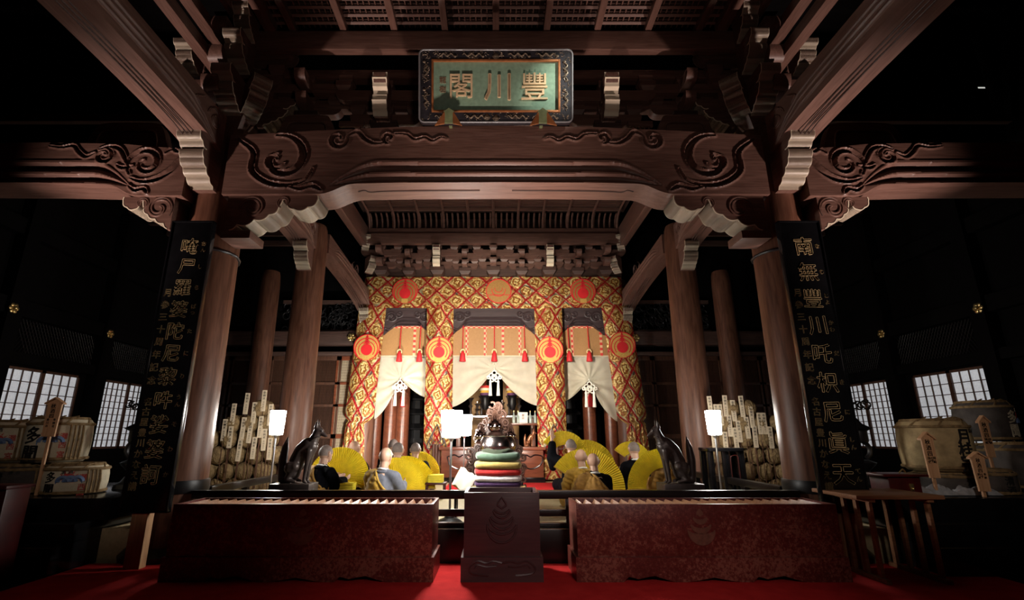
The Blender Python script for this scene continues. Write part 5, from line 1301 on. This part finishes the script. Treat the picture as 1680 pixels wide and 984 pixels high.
# ---------------------------------------------------------------- gong bowl on stacked cushions
YC = 6.35; pc = at(817, 770, YC); XC = pc.x
t = thing('cushion_stand', 'dark stand with gold corner legs under the stacked cushions', 'stand', (XC, YC, .32))
MB().box(XC - .30, XC + .30, YC - .28, YC + .28, .55, .61, .01).build('top', black_lacquer, t)
for a in (-1, 1):
    for b_ in (-1, 1):
        q = MB(); x, y = XC + a * .285, YC + b_ * .26; q.box(x - .03, x + .03, y - .03, y + .03, .32, .70, .006); q.build('corner_leg', gilt if b_ < 0 else black_lacquer, t)
def cushion(z0, h, w, mat, label, sag=0.0, cat='cushion'):
    m = MB(); t_ = bmesh.new(); bmesh.ops.create_cube(t_, size=1); bmesh.ops.subdivide_edges(t_, edges=t_.edges[:], cuts=14, use_grid_fill=True)
    for v in t_.verts:
        x, y, z = v.co * 2; e = max(abs(x), abs(y)); k = 1 - .75 * max(0, e - .55) ** 2 / .2 * .5
        f = (1 - .10 * (x * x * y * y)); rim = math.sqrt(max(0, 1 - (z * .8) ** 2)) * .12 + .88
        zz = z * (1 - .30 * max(0, e - .80) / .20)
        v.co = (x * w * f * rim, y * w * f * rim, h / 2 + zz * h / 2 + .006 * noise.noise(Vector((x * 2.5, y * 2.5, z0 * 40))) - sag * (1 - min(1, math.hypot(x, y) / .9) ** 2) * (1 if z > 0 else .0) + (.018 * abs(x) ** 2 * (1 if sag else 0)))
    m.join(t_, Matrix.Translation((XC, YC, z0))); o = m.build('cushion', mat, None, 180)
    return tag(o, label, cat, 'stacked cushions')
CUS = (('black', (.018, .016, .02), .075), ('purple', (.045, .012, .065), .07), ('white', (.82, .78, .78), .08), ('red', (.42, .012, .010), .085), ('yellow', (.40, .29, .08), .095), ('green', (.065, .11, .072), .10))
z = .612
for i, (n, c, h) in enumerate(CUS):
    cushion(z, h, .285 if n != 'green' else .272, cushion_mat(n + '_cushion_cloth', c), '%s cushion, %s of the stack of six under the gong bowl' % (n, ['lowest', 'second from the bottom', 'third from the bottom', 'fourth from the bottom', 'fifth from the bottom', 'topmost'][i]), .02 if n == 'green' else 0)
    z += h - .012
z -= .065
t = thing('gong_bowl', 'large shiny dark bronze gong bowl on the stacked cushions', 'bowl', (XC, YC, z))
r = .215
prof = [(.0, z), (.09, z + .005), (.16, z + .05), (r, z + .12), (r * 1.02, z + .16), (r * .95, z + .23), (r * .86, z + .262), (r * .9, z + .275), (r * .84, z + .275), (r * .8, z + .25), (r * .88, z + .16), (.12, z + .06), (.0, z + .04)]
MB().lathe(prof, (XC, YC, 0), 48).build('bowl', bowl_metal, t, 60)
# open book on its stand
p = at(765, 783, 6.35); t = thing('open_book', 'open white sutra book leaning on a low stand left of the cushions', 'book', (p.x, 6.35, .6))
q = MB(); q.grid(lambda u, v: (p.x - .12 + .19 * u + .05 * v - .05 * (1 - v), 6.3 + .10 * v, .70 + .05 * math.sin(u * math.pi * 2) ** 2 * .4 + .19 * v - .12 * u), 16, 8, None, .02); q.build('pages', paper_white, t)
q = MB(); q.grid(lambda u, v: (p.x - .125 + .20 * u + .05 * v - .05 * (1 - v), 6.325 + .10 * v, .692 + .20 * v - .12 * u), 2, 2, None, .008); q.build('cover', brown_cloth, t)
t = thing('book_stand', 'low black stand carrying the open book', 'stand', (p.x, 6.4, .32)); MB().box(p.x - .16, p.x + .14, 6.26, 6.55, .56, .60, .006).build('top', black_lacquer, t)
for a in (-.12, .10):
    for b_ in (6.30, 6.50): MB().box(p.x + a - .015, p.x + a + .015, b_ - .015, b_ + .015, .32, .56).build('leg', black_lacquer, t)

# ---------------------------------------------------------------- carved jewel ornament behind the bowl
YJ = 8.7; pj = at(812, 740, YJ); XJ = pj.x
t = thing('jewel_ornament', 'great dark carved cloud ornament bearing three shining jewels behind the gong bowl', 'ornament', (XJ, YJ, .32))
jm = plain('carved_dark_lacquer', (.14, .075, .058), .22, .15, .6, .3, 10)
out = [(0, 1.80), (.10, 1.62), (.24, 1.46), (.34, 1.25), (.44, 1.02), (.50, .78), (.50, .52), (.46, .34), (-.46, .34), (-.50, .52), (-.50, .78), (-.44, 1.02), (-.34, 1.25), (-.24, 1.46), (-.10, 1.62)]
MB().prism([(XJ + a * .86, z_) for a, z_ in out], 'Y', YJ + .02, YJ + .12).build('back_plate', jm, t)
q = MB(); rng = random.Random(11)
for k in range(210):
    z_ = rng.uniform(.36, 1.76); half = .5 if z_ < .8 else .5 * max(.04, (1.82 - z_) / 1.02) ** .8; x = rng.uniform(-half, half)
    if abs(x) < .2 and z_ < 1.15 or abs(x) < .13 and z_ < 1.5: continue
    a0 = rng.uniform(0, 360); r_ = rng.uniform(.028, .06); yy = YJ - rng.uniform(-.02, .05)
    q.torus((XJ + x, yy, z_), r_, r_ * .36, 'Y', 9, 6, a0, a0 + rng.uniform(180, 320))
    if rng.random() < .5: q.ball((XJ + x, yy - .01, z_), r_ * .5, seg=8, rings=6)
q.build('cloud_carving', jm, t)
js = plain('silvered_jewel', (.50, .42, .42), .12, 1.0, .5, .1, 3)
def jewel(x, z0, r):
    q = MB(); q.lathe([(.0, z0), (r * .55, z0 + r * .05), (r, z0 + r * .7), (r * .95, z0 + r * 1.15), (r * .55, z0 + r * 1.7), (r * .2, z0 + r * 2.2), (.0, z0 + r * 2.9)], (XJ + x, YJ - .14, 0), 24); o = q.build('jewel', js, t, 60)
    q = MB()
    for k in range(5): a = (k - 2) * .5; q.tube(smooth([(XJ + x + r * .8 * math.sin(a), YJ - .14 - r * .6, z0 + r * .9), (XJ + x + r * .6 * math.sin(a), YJ - .14 - r * .4, z0 + r * 1.9), (XJ + x + r * .15 * math.sin(a), YJ - .14, z0 + r * 3)]), [.008] * 16 + [.003], 5)
    q.lathe([(.0, z0 - r * .3), (r * 1.0, z0 - r * .25), (r * .8, z0 + r * .1), (.0, z0 + r * .1)], (XJ + x, YJ - .14, 0), 20); q.build('jewel_flames', jm, t)
jewel(0, 1.30, .125); jewel(-.24, 1.17, .095); jewel(.26, 1.17, .095)
MB().lathe([(.0, .32), (.44, .32), (.44, .40), (.34, .46), (.28, .6), (.34, .74), (.30, .8), (.0, .8)], (XJ, YJ - .1, 0), 32, 1, .5).build('foot', jm, t)
MB().box(XJ - .20, XJ + .20, YJ - .16, YJ + .02, .78, 1.28, .03).build('core', jm, t)

# ---------------------------------------------------------------- altar interior
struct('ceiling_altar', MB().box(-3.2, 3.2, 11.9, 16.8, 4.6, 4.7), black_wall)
for px, d in ((640, 'first from the left behind the left drape'), (660, 'second from the left behind the left drape'), (968, 'behind the right drape, the nearer one'), (1003, 'behind the right drape, the farther one'), (615, 'at the outer left behind the drape'), (1035, 'at the outer right behind the drape')):
    p = at(px, 700, 12.4); t = thing('pillar', 'glossy red brown inner altar pillar ' + d, 'pillar', (p.x, 12.4, .32), 'inner altar pillars')
    MB().lathe([(.16, .32), (.155, 2.0), (.15, 4.4)], (p.x, 12.4, 0), 28).build('shaft', altar_wood, t)
def altar_table(x0, x1, y0, y1, zt, label, panel=True):
    t = thing('altar_table', label, 'table', ((x0 + x1) / 2, (y0 + y1) / 2, .32), 'altar tables')
    MB().box(x0 - .05, x1 + .05, y0 - .04, y1 + .04, zt - .06, zt, .01).build('table_top', altar_wood, t)
    MB().box(x0, x1, y0, y1, .42, zt - .06, .006).build('body', altar_wood, t); MB().box(x0 - .03, x1 + .03, y0 - .03, y1, .32, .42, .006).build('plinth', black_lacquer, t)
    q = MB(); xc = (x0 + x1) / 2
    q.tube(smooth([(xc - .25, y0 - .004, zt - .2), (xc - .1, y0 - .004, zt - .16), (xc, y0 - .004, zt - .2), (xc + .1, y0 - .004, zt - .16), (xc + .25, y0 - .004, zt - .2), (xc + .2, y0 - .004, zt - .36), (xc, y0 - .004, zt - .44), (xc - .2, y0 - .004, zt - .36)]), .014, 5, close=True, flat=(0, 1, 0)); q.build('panel_moulding', black_lacquer, t)
    return t
altar_table(-1.15, -.40, 11.0, 11.6, 1.03, 'red brown altar table left of the jewel ornament')
altar_table(.46, 1.0, 11.0, 11.6, 1.03, 'red brown altar table right of the jewel ornament')
t = thing('altar_shelf', 'tall dark altar shelf with a bright edge across the back of the altar', 'shelf', (0, 13.2, .32))
MB().box(-1.0, 1.0, 13.0, 13.6, 1.70, 1.76, .006).build('shelf_board', altar_wood, t); MB().box(-1.0, 1.0, 12.985, 13.0, 1.71, 1.76, .004).build('silver_edge', steel, t)
for x in (-.95, .95): MB().box(x - .05, x + .05, 13.05, 13.5, .32, 1.7, .01).build('leg', altar_wood, t)
t = thing('altar_shelf', 'side shelf at the right holding the white box and bottles', 'shelf', (.85, 12.2, .32))
MB().box(.34, 1.15, 12.0, 12.5, 1.50, 1.55, .006).build('shelf_board', altar_wood, t)
for x in (.38, 1.11): MB().box(x - .03, x + .03, 12.05, 12.45, .32, 1.5, .006).build('leg', altar_wood, t)
p = at(858, 692, 12.15); q = MB(); q.box(p.x - .11, p.x + .11, 12.08, 12.28, 1.553, 1.80, .008); t = thing('white_box', 'white gift box with a red mark on the right altar shelf', 'box', (p.x, 12.15, 1.553))
q.build('carton', paper_white, t); q = MB(); q.text('御供', (p.x, 12.079, 1.73), .06, .07, bold=.01, depth=.003); q.build('red_writing', red_ink, t)
bg = plain('pale_bottle_glass', (.34, .40, .36), .15, 0, .5)
for px, d in ((843, 'first bottle from the left'), (850, 'second bottle from the left'), (870, 'bottle just right of the white box'), (878, 'rightmost bottle')):
    p = at(px, 690, 12.1); t = thing('bottle', d + ' on the right altar shelf', 'bottle', (p.x, 12.1, 1.553), 'bottles on the altar')
    MB().lathe([(.0, 1.553), (.036, 1.553), (.036, 1.70), (.014, 1.76), (.014, 1.82), (.0, 1.82)], (p.x, 12.1, 0), 14).build('glass', bg, t); MB().lathe([(.016, 1.80), (.016, 1.835), (.0, 1.835)], (p.x, 12.1, 0), 10).build('cap', gilt, t)
p = at(870, 725, 11.3); fo_ = fox(1, p.x - .02, 11.3, 1.03, .52, 'small reddish bronze fox figure on the right altar table', plain('red_bronze', (.22, .08, .035), .3, .5), False, 'small altar figures')
for px, d in ((796, 'left'), (840, 'right')):
    p = at(px, 640, 12.8); x = p.x; z_ = at(px, 633, 12.8).z
    t = thing('hanging_banner', 'striped banner lantern hanging in the altar, the %s one' % d, 'banner', (x, 12.8, z_ - .7), 'hanging altar banners')
    for k, c in enumerate(((.55, .03, .02), (.75, .68, .5), (.62, .36, .05), (.10, .03, .10))):
        MB().lathe([(.0, z_ - .06 * k - .06), (.16 - .01 * k, z_ - .06 * k - .06), (.15 - .01 * k, z_ - .06 * k), (.0, z_ - .06 * k)], (x, 12.8, 0), 16).build('band', plain('banner_band', c, .7), t)
    q = MB(); q.lathe([(.0, z_ - .6), (.06, z_ - .58), (.11, z_ - .45), (.09, z_ - .3), (.13, z_ - .24), (.0, z_ - .24)], (x, 12.8, 0), 16); q.build('pendant', black_iron, t)
    MB().tube([(x, 12.8, z_), (x, 12.8, 4.62)], .01, 5).build('cord', red_cord, t)
for i, (px, h) in enumerate(((772, .45), (783, .3), (800, .34), (824, .34), (842, .3), (852, .45), (790, .5), (835, .5))):
    p = at(px, 680, 13.2); x = p.x; t = thing('candlestick', 'dark metal altar vessel on the back shelf, %s' % (ordinal(sorted((772, 783, 800, 824, 842, 852, 790, 835)).index(px)) + ' from the left'), 'vessel', (x, 13.2, 1.76), 'altar vessels')
    MB().lathe([(.0, 1.76), (.07, 1.76), (.03, 1.80), (.02, 1.76 + h * .4), (.06, 1.76 + h * .55), (.02, 1.76 + h * .65), (.05, 1.76 + h * .9), (.09, 1.76 + h), (.0, 1.76 + h)], (x, 13.2, 0), 18).build('stem', bronze, t)
    MB().lathe([(.0, 1.76 + h), (.03, 1.76 + h), (.03, 1.83 + h), (.0, 1.84 + h)], (x, 13.2, 0), 12).build('cup', js if i % 2 else gilt, t)
for px, d in ((787, 'left'), (838, 'right')):
    p = at(px, 650, 14.2); tag(MB().box(p.x - .22, p.x + .22, 14.2, 14.26, .32, 3.4, .01).build('folding_screen', emblem_brown), 'dull gilt screen behind the hanging banner on the %s' % d, 'screen')
for px, py, d in ((682, 690, 'left'), (937, 695, 'right')):
    p = at(px, py, 12.9); x = p.x; t = thing('pagoda_lantern', 'black tiered pagoda lantern behind the %s drape' % d, 'lantern', (x, 12.9, .32), 'pagoda lanterns')
    MB().lathe([(.0, .32), (.36, .32), (.36, .6), (.28, .7), (.22, 1.0), (.30, 1.1), (.30, 1.2)], (x, 12.9, 0), 8).build('pedestal', black_iron, t)
    for k in range(4):
        z_ = 1.2 + .36 * k; w = .28 - .03 * k
        MB().lathe([(w * .7, z_), (w * .7, z_ + .2), (w * 1.15, z_ + .21), (w * 1.2, z_ + .24), (w * .6, z_ + .36)], (x, 12.9, 0), 8).build('tier', black_iron, t, 20)
for px, py, Y, d in ((568, 798, 7.0, 'beside the monk nearest the left fox'), (716, 783, 8.3, 'near the inner left brocade strip')):
    p = at(px, py, Y); t = thing('sutra_stack', 'small yellow sutra stack on a red stand ' + d, 'book', (p.x, Y, .32), 'yellow sutra stacks')
    MB().box(p.x - .16, p.x + .16, Y - .12, Y + .12, p.z - .10, p.z - .07, .004).build('stand_top', red_lacquer, t)
    for a in (-.13, .13): MB().box(p.x + a - .015, p.x + a + .015, Y - .1, Y + .1, .32, p.z - .10).build('leg', red_lacquer, t)
    for k in range(4): MB().box(p.x - .12, p.x + .11, Y - .09, Y + .08, p.z - .07 + .03 * k, p.z - .043 + .03 * k, .003).build('book', sutra_yellow, t)
# ---------------------------------------------------------------- monks
HZ = .70
def hand(m, wrist, direction, palm_n, curl=.6):
    """palm with four unequal bent fingers and a thumb leaving its side"""
    w = Vector(wrist); d = Vector(direction).normalized(); n = Vector(palm_n).normalized(); s_ = d.cross(n).normalized()
    for k in (-1.2, -.4, .4, 1.2): m.capsule(w + s_ * .006 * k, w + d * .085 + s_ * .017 * k, .015, .0125, 8)
    for k, L in ((-1.5, .075), (-.5, .085), (.5, .08), (1.5, .06)):
        a = w + d * .088 + s_ * .0165 * k * .95; b_ = a + (d + n * .25 * curl).normalized() * L * .5; c = b_ + (d * .7 + n * curl).normalized() * L * .5
        m.capsule(a, b_, .0095, .0088, 8); m.capsule(b_, c, .0088, .0075, 8)
    a = w + d * .025 - s_ * .022; b_ = a + (d * .7 - s_ * .8 + n * .2).normalized() * .042; c = b_ + (d + n * .4).normalized() * .032
    m.capsule(a, b_, .0125, .0105, 8); m.capsule(b_, c, .0105, .009, 8)
POSE = {'front': ((-.20, .10, .30), (-.12, .33, .36), (.20, .10, .30), (.12, .33, .36)),
        'raise_left': ((-.29, .14, .52), (-.27, .20, .80), (.22, .10, .32), (.13, .33, .40)),
        'raise_right': ((-.20, .10, .32), (-.12, .33, .40), (.29, .16, .48), (.26, .26, .74)),
        'wide': ((-.27, .12, .36), (-.30, .30, .44), (.27, .12, .36), (.30, .30, .44))}
def robe_parts(m, pose, which):
    C = m.capsule; el, hl, er, hr = [Vector(v) for v in POSE[pose]]
    if 'torso' in which:
        C((0, -.06, .16), (0, -.02, .36), .185, .165, 16); C((0, -.02, .34), (0, .02, .44), .165, .12, 16)
        C((-.06, .01, .47), (-.15, .01, .455), .085, .078); C((.06, .01, .47), (.15, .01, .455), .085, .078)
        C((0, .01, .44), (0, .022, .535), .100, .070)
        for w in (-1, 1): C((w * .10, -.14, .12), (w * .16, .34, .10), .125, .105, 14); C((w * .12, -.20, .075), (w * .14, -.05, .08), .085, .10, 14)
        C((-.1, .3, .08), (.1, .3, .08), .085, .085)
    for w, e, h, k in ((-1, el, hl, 'L'), (1, er, hr, 'R')):
        if k in which:
            C((w * .165, .01, .455), e, .082, .085); q = e + (h - e) * .72; C(e, q, .082, .062)
            if h.z < .6:
                C(e + Vector((0, 0, -.05)), e + Vector((w * .02, .0, -.20)), .075, .05); C(q + Vector((0, 0, -.04)), q + Vector((0, -.03, -.20)), .055, .04); C(e + Vector((0, .02, -.12)), q + Vector((0, -.03, -.13)), .06, .05)
            else:
                C(e + (h - e) * .2, e + Vector((0, -.02, -.14)), .07, .06)
def fold(mb, amp, f=26.0, seed=0):
    bmesh.ops.recalc_face_normals(mb.bm, faces=mb.bm.faces[:]); mb.bm.normal_update()
    for v in mb.bm.verts:
        a = math.atan2(v.co.y + .02, v.co.x); h = v.co.z
        d = math.sin(a * f * .35 + h * 9 + 2.2 * noise.noise(v.co * 6 + Vector((seed, 0, 0)))) * .6 + noise.noise(v.co * 13 + Vector((0, seed, 0)))
        v.co += v.normal * amp * d
    return mb
def monk(px, py, Y, yaw, label, robe, kesa=None, pose='front', hair=True, collar=True, tilt=0.0):
    pz = at(px, py, Y); s = (pz.z - .33) / HZ
    t = thing('person', label, 'person', (0, 0, 0), 'seated monks')
    m = MB(); C = m.capsule; el, hl, er, hr = [Vector(v) for v in POSE[pose]]
    m.ball((0, .055, HZ + .012), .1, (.80, .98, 1.0), 20, 14)                                        # skull
    C((0, .085, HZ - .03), (0, .105, HZ - .075), .062, .042)                                           # jaw
    m.ball((0, .155, HZ - .022), .017, (.8, 1.1, 1.5), 8, 6); C((0, .148, HZ + .0), (0, .160, HZ - .025), .010, .014, 8)   # nose
    C((-.022, .142, HZ - .058), (.022, .142, HZ - .058), .009, .009, 8); C((-.018, .14, HZ - .068), (.018, .14, HZ - .068), .009, .009, 8)   # lips
    for w in (-1, 1):
        C((w * .018, .142, HZ + .018), (w * .045, .130, HZ + .018), .011, .009, 8)                     # brow
        m.ball((w * .030, .136, HZ + .003), .012, (1.2, .7, .7), 8, 6)                                  # lids
        C((w * .080, .050, HZ + .012), (w * .078, .047, HZ - .028), .020, .013, 8); m.ball((w * .088, .043, HZ + .006), .022, (.45, .8, 1.2), 8, 6)   # ears
    C((0, .035, HZ - .07), (0, .012, .50), .056, .062)                                                 # neck
    C((0, -.03, .2), (0, .0, .42), .14, .13); C((-.14, .0, .45), (.14, .0, .45), .06, .06)             # trunk, shoulders
    for w, e, h in ((-1, el, hl), (1, er, hr)):
        C((w * .15, .0, .45), e, .052, .042); C(e, h, .040, .027); d = (h - e); hand(m, h, d, Vector((-w, 0, .2)) if h.z < .6 else Vector((0, 1, 0)), .5)
        C((w * .10, -.12, .12), (w * .15, .32, .09), .085, .07); C((w * .15, .32, .07), (w * .11, -.14, .05), .055, .04); C((w * .11, -.16, .045), (w * .10, -.26, .04), .04, .022)   # thigh, shin, foot
    q = remesh(m, .0075, 3); q.build('body', skin, t, 180)
    m = MB(); robe_parts(m, pose, ('torso', 'L', 'R')); q = remesh(m, .015, 2); fold(q, .007, 30, px); q.bm.normal_update(); q.build('robe', robe, t, 180)
    if kesa:
        m = MB(); robe_parts(m, pose, ('torso', 'L')); q = remesh(m, .012, 3); fold(q, .007, 30, px); q.bm.normal_update()
        for v in q.bm.verts: v.co += v.normal * (.014 + .004 * math.sin((v.co.x * .7 + v.co.z) * 70 + 6 * noise.noise(v.co * 5)))
        dead = [f for f in q.bm.faces if not ((f.calc_center_median().z < .515 - (f.calc_center_median().x + .035) * 1.12) and f.calc_center_median().x < .20)]
        bmesh.ops.delete(q.bm, geom=dead, context='FACES'); ko = q.build('kesa', kesa, t, 180); sm = ko.modifiers.new('cloth_thickness', 'SOLIDIFY'); sm.thickness = .008; sm.offset = -1
        m = MB(); pts = [(-.055, -.055, .535), (-.02, -.115, .51), (.05, -.165, .42), (.12, -.17, .345), (.175, -.13, .29)]
        m.tube(smooth(pts), .016, 8); m.build('kesa_hem', kesa, t, 180)
    if collar:
        m = MB(); m.torus((0, .018, .545), .066, .013, 'Z', 24, 8, sx=1, sy=1.05); m.bm.transform(Matrix.Rotation(R(-14), 4, 'X')); 
        for v in m.bm.verts: v.co += Vector((0, -.125, .018))
        m.build('white_collar', white_cloth, t, 180)
        m = MB(); m.torus((0, -.002, .522), .082, .020, 'Z', 24, 8); m.build('collar_band', robe, t, 180)
    if hair:
        m = MB(); u = bmesh.new(); bmesh.ops.create_uvsphere(u, u_segments=24, v_segments=18, radius=.103)
        bmesh.ops.delete(u, geom=[v for v in u.verts if v.co.z < -.045 + .05 * max(0, v.co.y / .1) + (.06 if v.co.y > .055 else 0)], context='VERTS')
        m.join(u, Matrix.Translation((0, .055, HZ + .012)) @ Matrix.Diagonal((.80, .98, 1.0, 1))); m.build('shaved_hair', stubble, t, 180)
    cs, sn_ = math.cos(yaw), math.sin(yaw)
    t.scale = (s, s, s); t.rotation_euler = (0, 0, yaw); off = Vector((-.03 * sn_, .03 * cs, 0)) * s
    t.location = (pz.x - off.x, Y - off.y, .33); return t
M1 = monk(532, 744, 7.0, -.55, 'monk in black robe and brown kesa nearest the left fox, head turned right', black_cloth, brown_cloth)
g = MB(); g.torus((.03, .165, HZ + .004), .024, .003, 'Y', 16, 5); g.torus((-.03, .165, HZ + .004), .024, .003, 'Y', 16, 5)
for w in (-1, 1): g.tube([(w * .052, .16, HZ + .008), (w * .085, .10, HZ + .010), (w * .088, .05, HZ + .008)], .003, 5)
g.build('eyeglasses', black_iron, M1)
monk(580, 736, 7.9, -.2, 'bald monk in brown kesa over black robe behind the yellow fan on the left', black_cloth, brown_cloth, hair=False, collar=False)
monk(631, 749, 6.45, -.35, 'bald monk in grey robe with ochre kesa, nearest on the left', grey_cloth, ochre_cloth, hair=False)
monk(652, 739, 7.7, -.1, 'monk with dark shaved hair and white collar behind the big yellow fan on the left', black_cloth, ochre_cloth)
monk(645, 731, 9.7, .0, 'monk farthest back on the left, mostly hidden behind another head', black_cloth, None)
monk(681, 738, 8.5, -.15, 'monk with dark shaved hair in brown kesa near the inner left brocade strip', black_cloth, brown_cloth)
monk(937, 732, 8.9, .1, 'monk in black robe raising his left hand under an arched yellow sutra', black_cloth, None, 'raise_left')
monk(968, 737, 9.5, .1, 'monk far back on the right, head just showing within a yellow sutra arch', black_cloth, None)
monk(954, 750, 7.05, .15, 'bald monk in ochre kesa beside the nearest monk on the right', ochre_cloth, ochre_cloth, hair=False)
monk(974, 757, 6.45, .12, 'bald monk in black robe with brown kesa and white collar, nearest on the right', black_cloth, brown_cloth, hair=False)
monk(1041, 737, 8.2, .2, 'monk in black robe with back turned, holding a short yellow arch near the right fox', black_cloth, None)
monk(1094, 748, 6.95, .35, 'monk in brown kesa partly hidden behind the right fox', black_cloth, brown_cloth, hair=False)

def sutra(px, py, Y, r0, r1, a0, a1, label, yaw=0.0, mat=None, n=84, tilt=0.0):
    """accordion folded sutra book fanned out in an arch"""
    c = at(px, py, Y); t = thing('sutra_book', label, 'book', (0, 0, 0), 'fanned yellow sutra books')
    q = MB(); amp = .007
    def f(u, v):
        k = u * n; a = R(a0 + (a1 - a0) * u); r = r0 + (r1 - r0) * v
        y = (amp if int(round(k)) % 2 else -amp) * (.5 + .5 * v) + .10 * (1 - v) * (r1 - r0) + .03 * math.sin(3 * u)
        return (r * math.cos(a), y, r * math.sin(a))
    q.grid(f, n, 4, None, .004); q.build('folded_pages', mat or sutra_yellow, t, 0)
    for u in (0, 1):
        a = R(a0 + (a1 - a0) * u); da = R(1.5); q = MB()
        q.prism([(r0 * .97 * math.cos(a - da), r0 * .97 * math.sin(a - da)), (r1 * 1.01 * math.cos(a - da * .5), r1 * 1.01 * math.sin(a - da * .5)), (r1 * 1.01 * math.cos(a + da * .5), r1 * 1.01 * math.sin(a + da * .5)), (r0 * .97 * math.cos(a + da), r0 * .97 * math.sin(a + da))], 'Y', -.05, .05); q.build('cover', ochre_cloth, t)
    t.location = c; t.rotation_euler = (tilt, 0, yaw)
    return t
sutra(556, 783, 7.45, .06, .41, 165, -25, 'yellow sutra fanned beside the monk nearest the left fox', .3)
sutra(646, 804, 6.98, .05, .41, 105, -2, 'biggest bright yellow sutra fan, right of the grey robed monk', .2)
sutra(664, 800, 8.2, .06, .47, 110, -2, 'yellow sutra fan behind the biggest fan on the left', .2)
sutra(686, 777, 9.1, .06, .37, 115, -20, 'yellow sutra fan nearest the inner left brocade strip', .2)
sutra(925, 747, 9.2, .18, .42, 148, 5, 'raised arched yellow sutra over the monk lifting his hand', -.2)
sutra(962, 772, 9.15, .28, .52, 118, 5, 'high yellow sutra arch around the far head on the right', -.1)
sutra(963, 800, 7.45, .26, .53, 148, -5, 'wide yellow sutra arch behind the two nearest monks on the right', -.1)
sutra(1036, 757, 8.6, .12, .32, 145, -10, 'short yellow sutra arch before the black robed monk near the right fox', -.2)
sutra(1096, 802, 6.75, .26, .50, 92, 182, 'yellow sutra arch curving down left of the right fox', -.1)

# ---------------------------------------------------------------- small pieces go under the part they sit on
SUB = {'painted_edge': ('nose_body', 'bracket_body'), 'scroll_carving': ('beam_body', 'bracket_body'), 'carved_face': ('beam_body', 'lintel_body'), 'side_moulding': ('beam_body',), 'underside_groove': ('beam_body',),
       'emblem_figure': ('emblem_ground',), 'emblem_foot': ('emblem_ground',), 'emblem': ('box_body',), 'carved_emblem': ('box_body',), 'cloud_carving': ('plinth', 'back_plate'), 'gold_writing': ('board',), 'kana_writing': ('board',), 'side_writing': ('board',),
       'gilt_characters': ('green_panel',), 'seal_marks': ('green_panel',), 'dragon_carving': ('frame',), 'outer_bead': ('frame',), 'kesa_hem': ('kesa',), 'white_collar': ('robe',), 'collar_band': ('robe',), 'eyeglasses': ('body',), 'shaved_hair': ('body',),
       'eyes': ('fox_body',), 'collar': ('fox_body',), 'straw_rope': ('straw_mat', 'straw_jacket'), 'black_writing': ('straw_jacket',), 'red_marks': ('straw_jacket',), 'blue_wave': ('straw_jacket',), 'ink_writing': ('plate',), 'little_roof': ('plate',), 'red_writing': ('carton',),
       'lattice': ('frame',), 'cap': ('glass',), 'cup': ('stem',), 'jewel_flames': ('jewel',), 'ribbon': ('slats',), 'top_ribbon': ('slats',), 'lower_rod': ('slats',), 'white_tassel': ('knot',), 'panel_moulding': ('body',), 'lock': ('chest_body',), 'handle': ('lid',),
       'centre': ('petals',), 'metal_band': ('shaft',), 'bead': ('strut_body',), 'shade': ('shade_holder',)}
last = {}
for o in list(COL.objects):
    if o.parent is None or o.parent.type != 'EMPTY': continue
    b_ = o.name.split('.')[0]
    if b_ in SUB:
        for k in SUB[b_]:
            q = last.get((o.parent.name, k))
            if q is not None and q.location.length < 1e-6 and o.location.length < 1e-6:
                o.parent = q; break
    else: last[(o.parent.name, b_)] = o
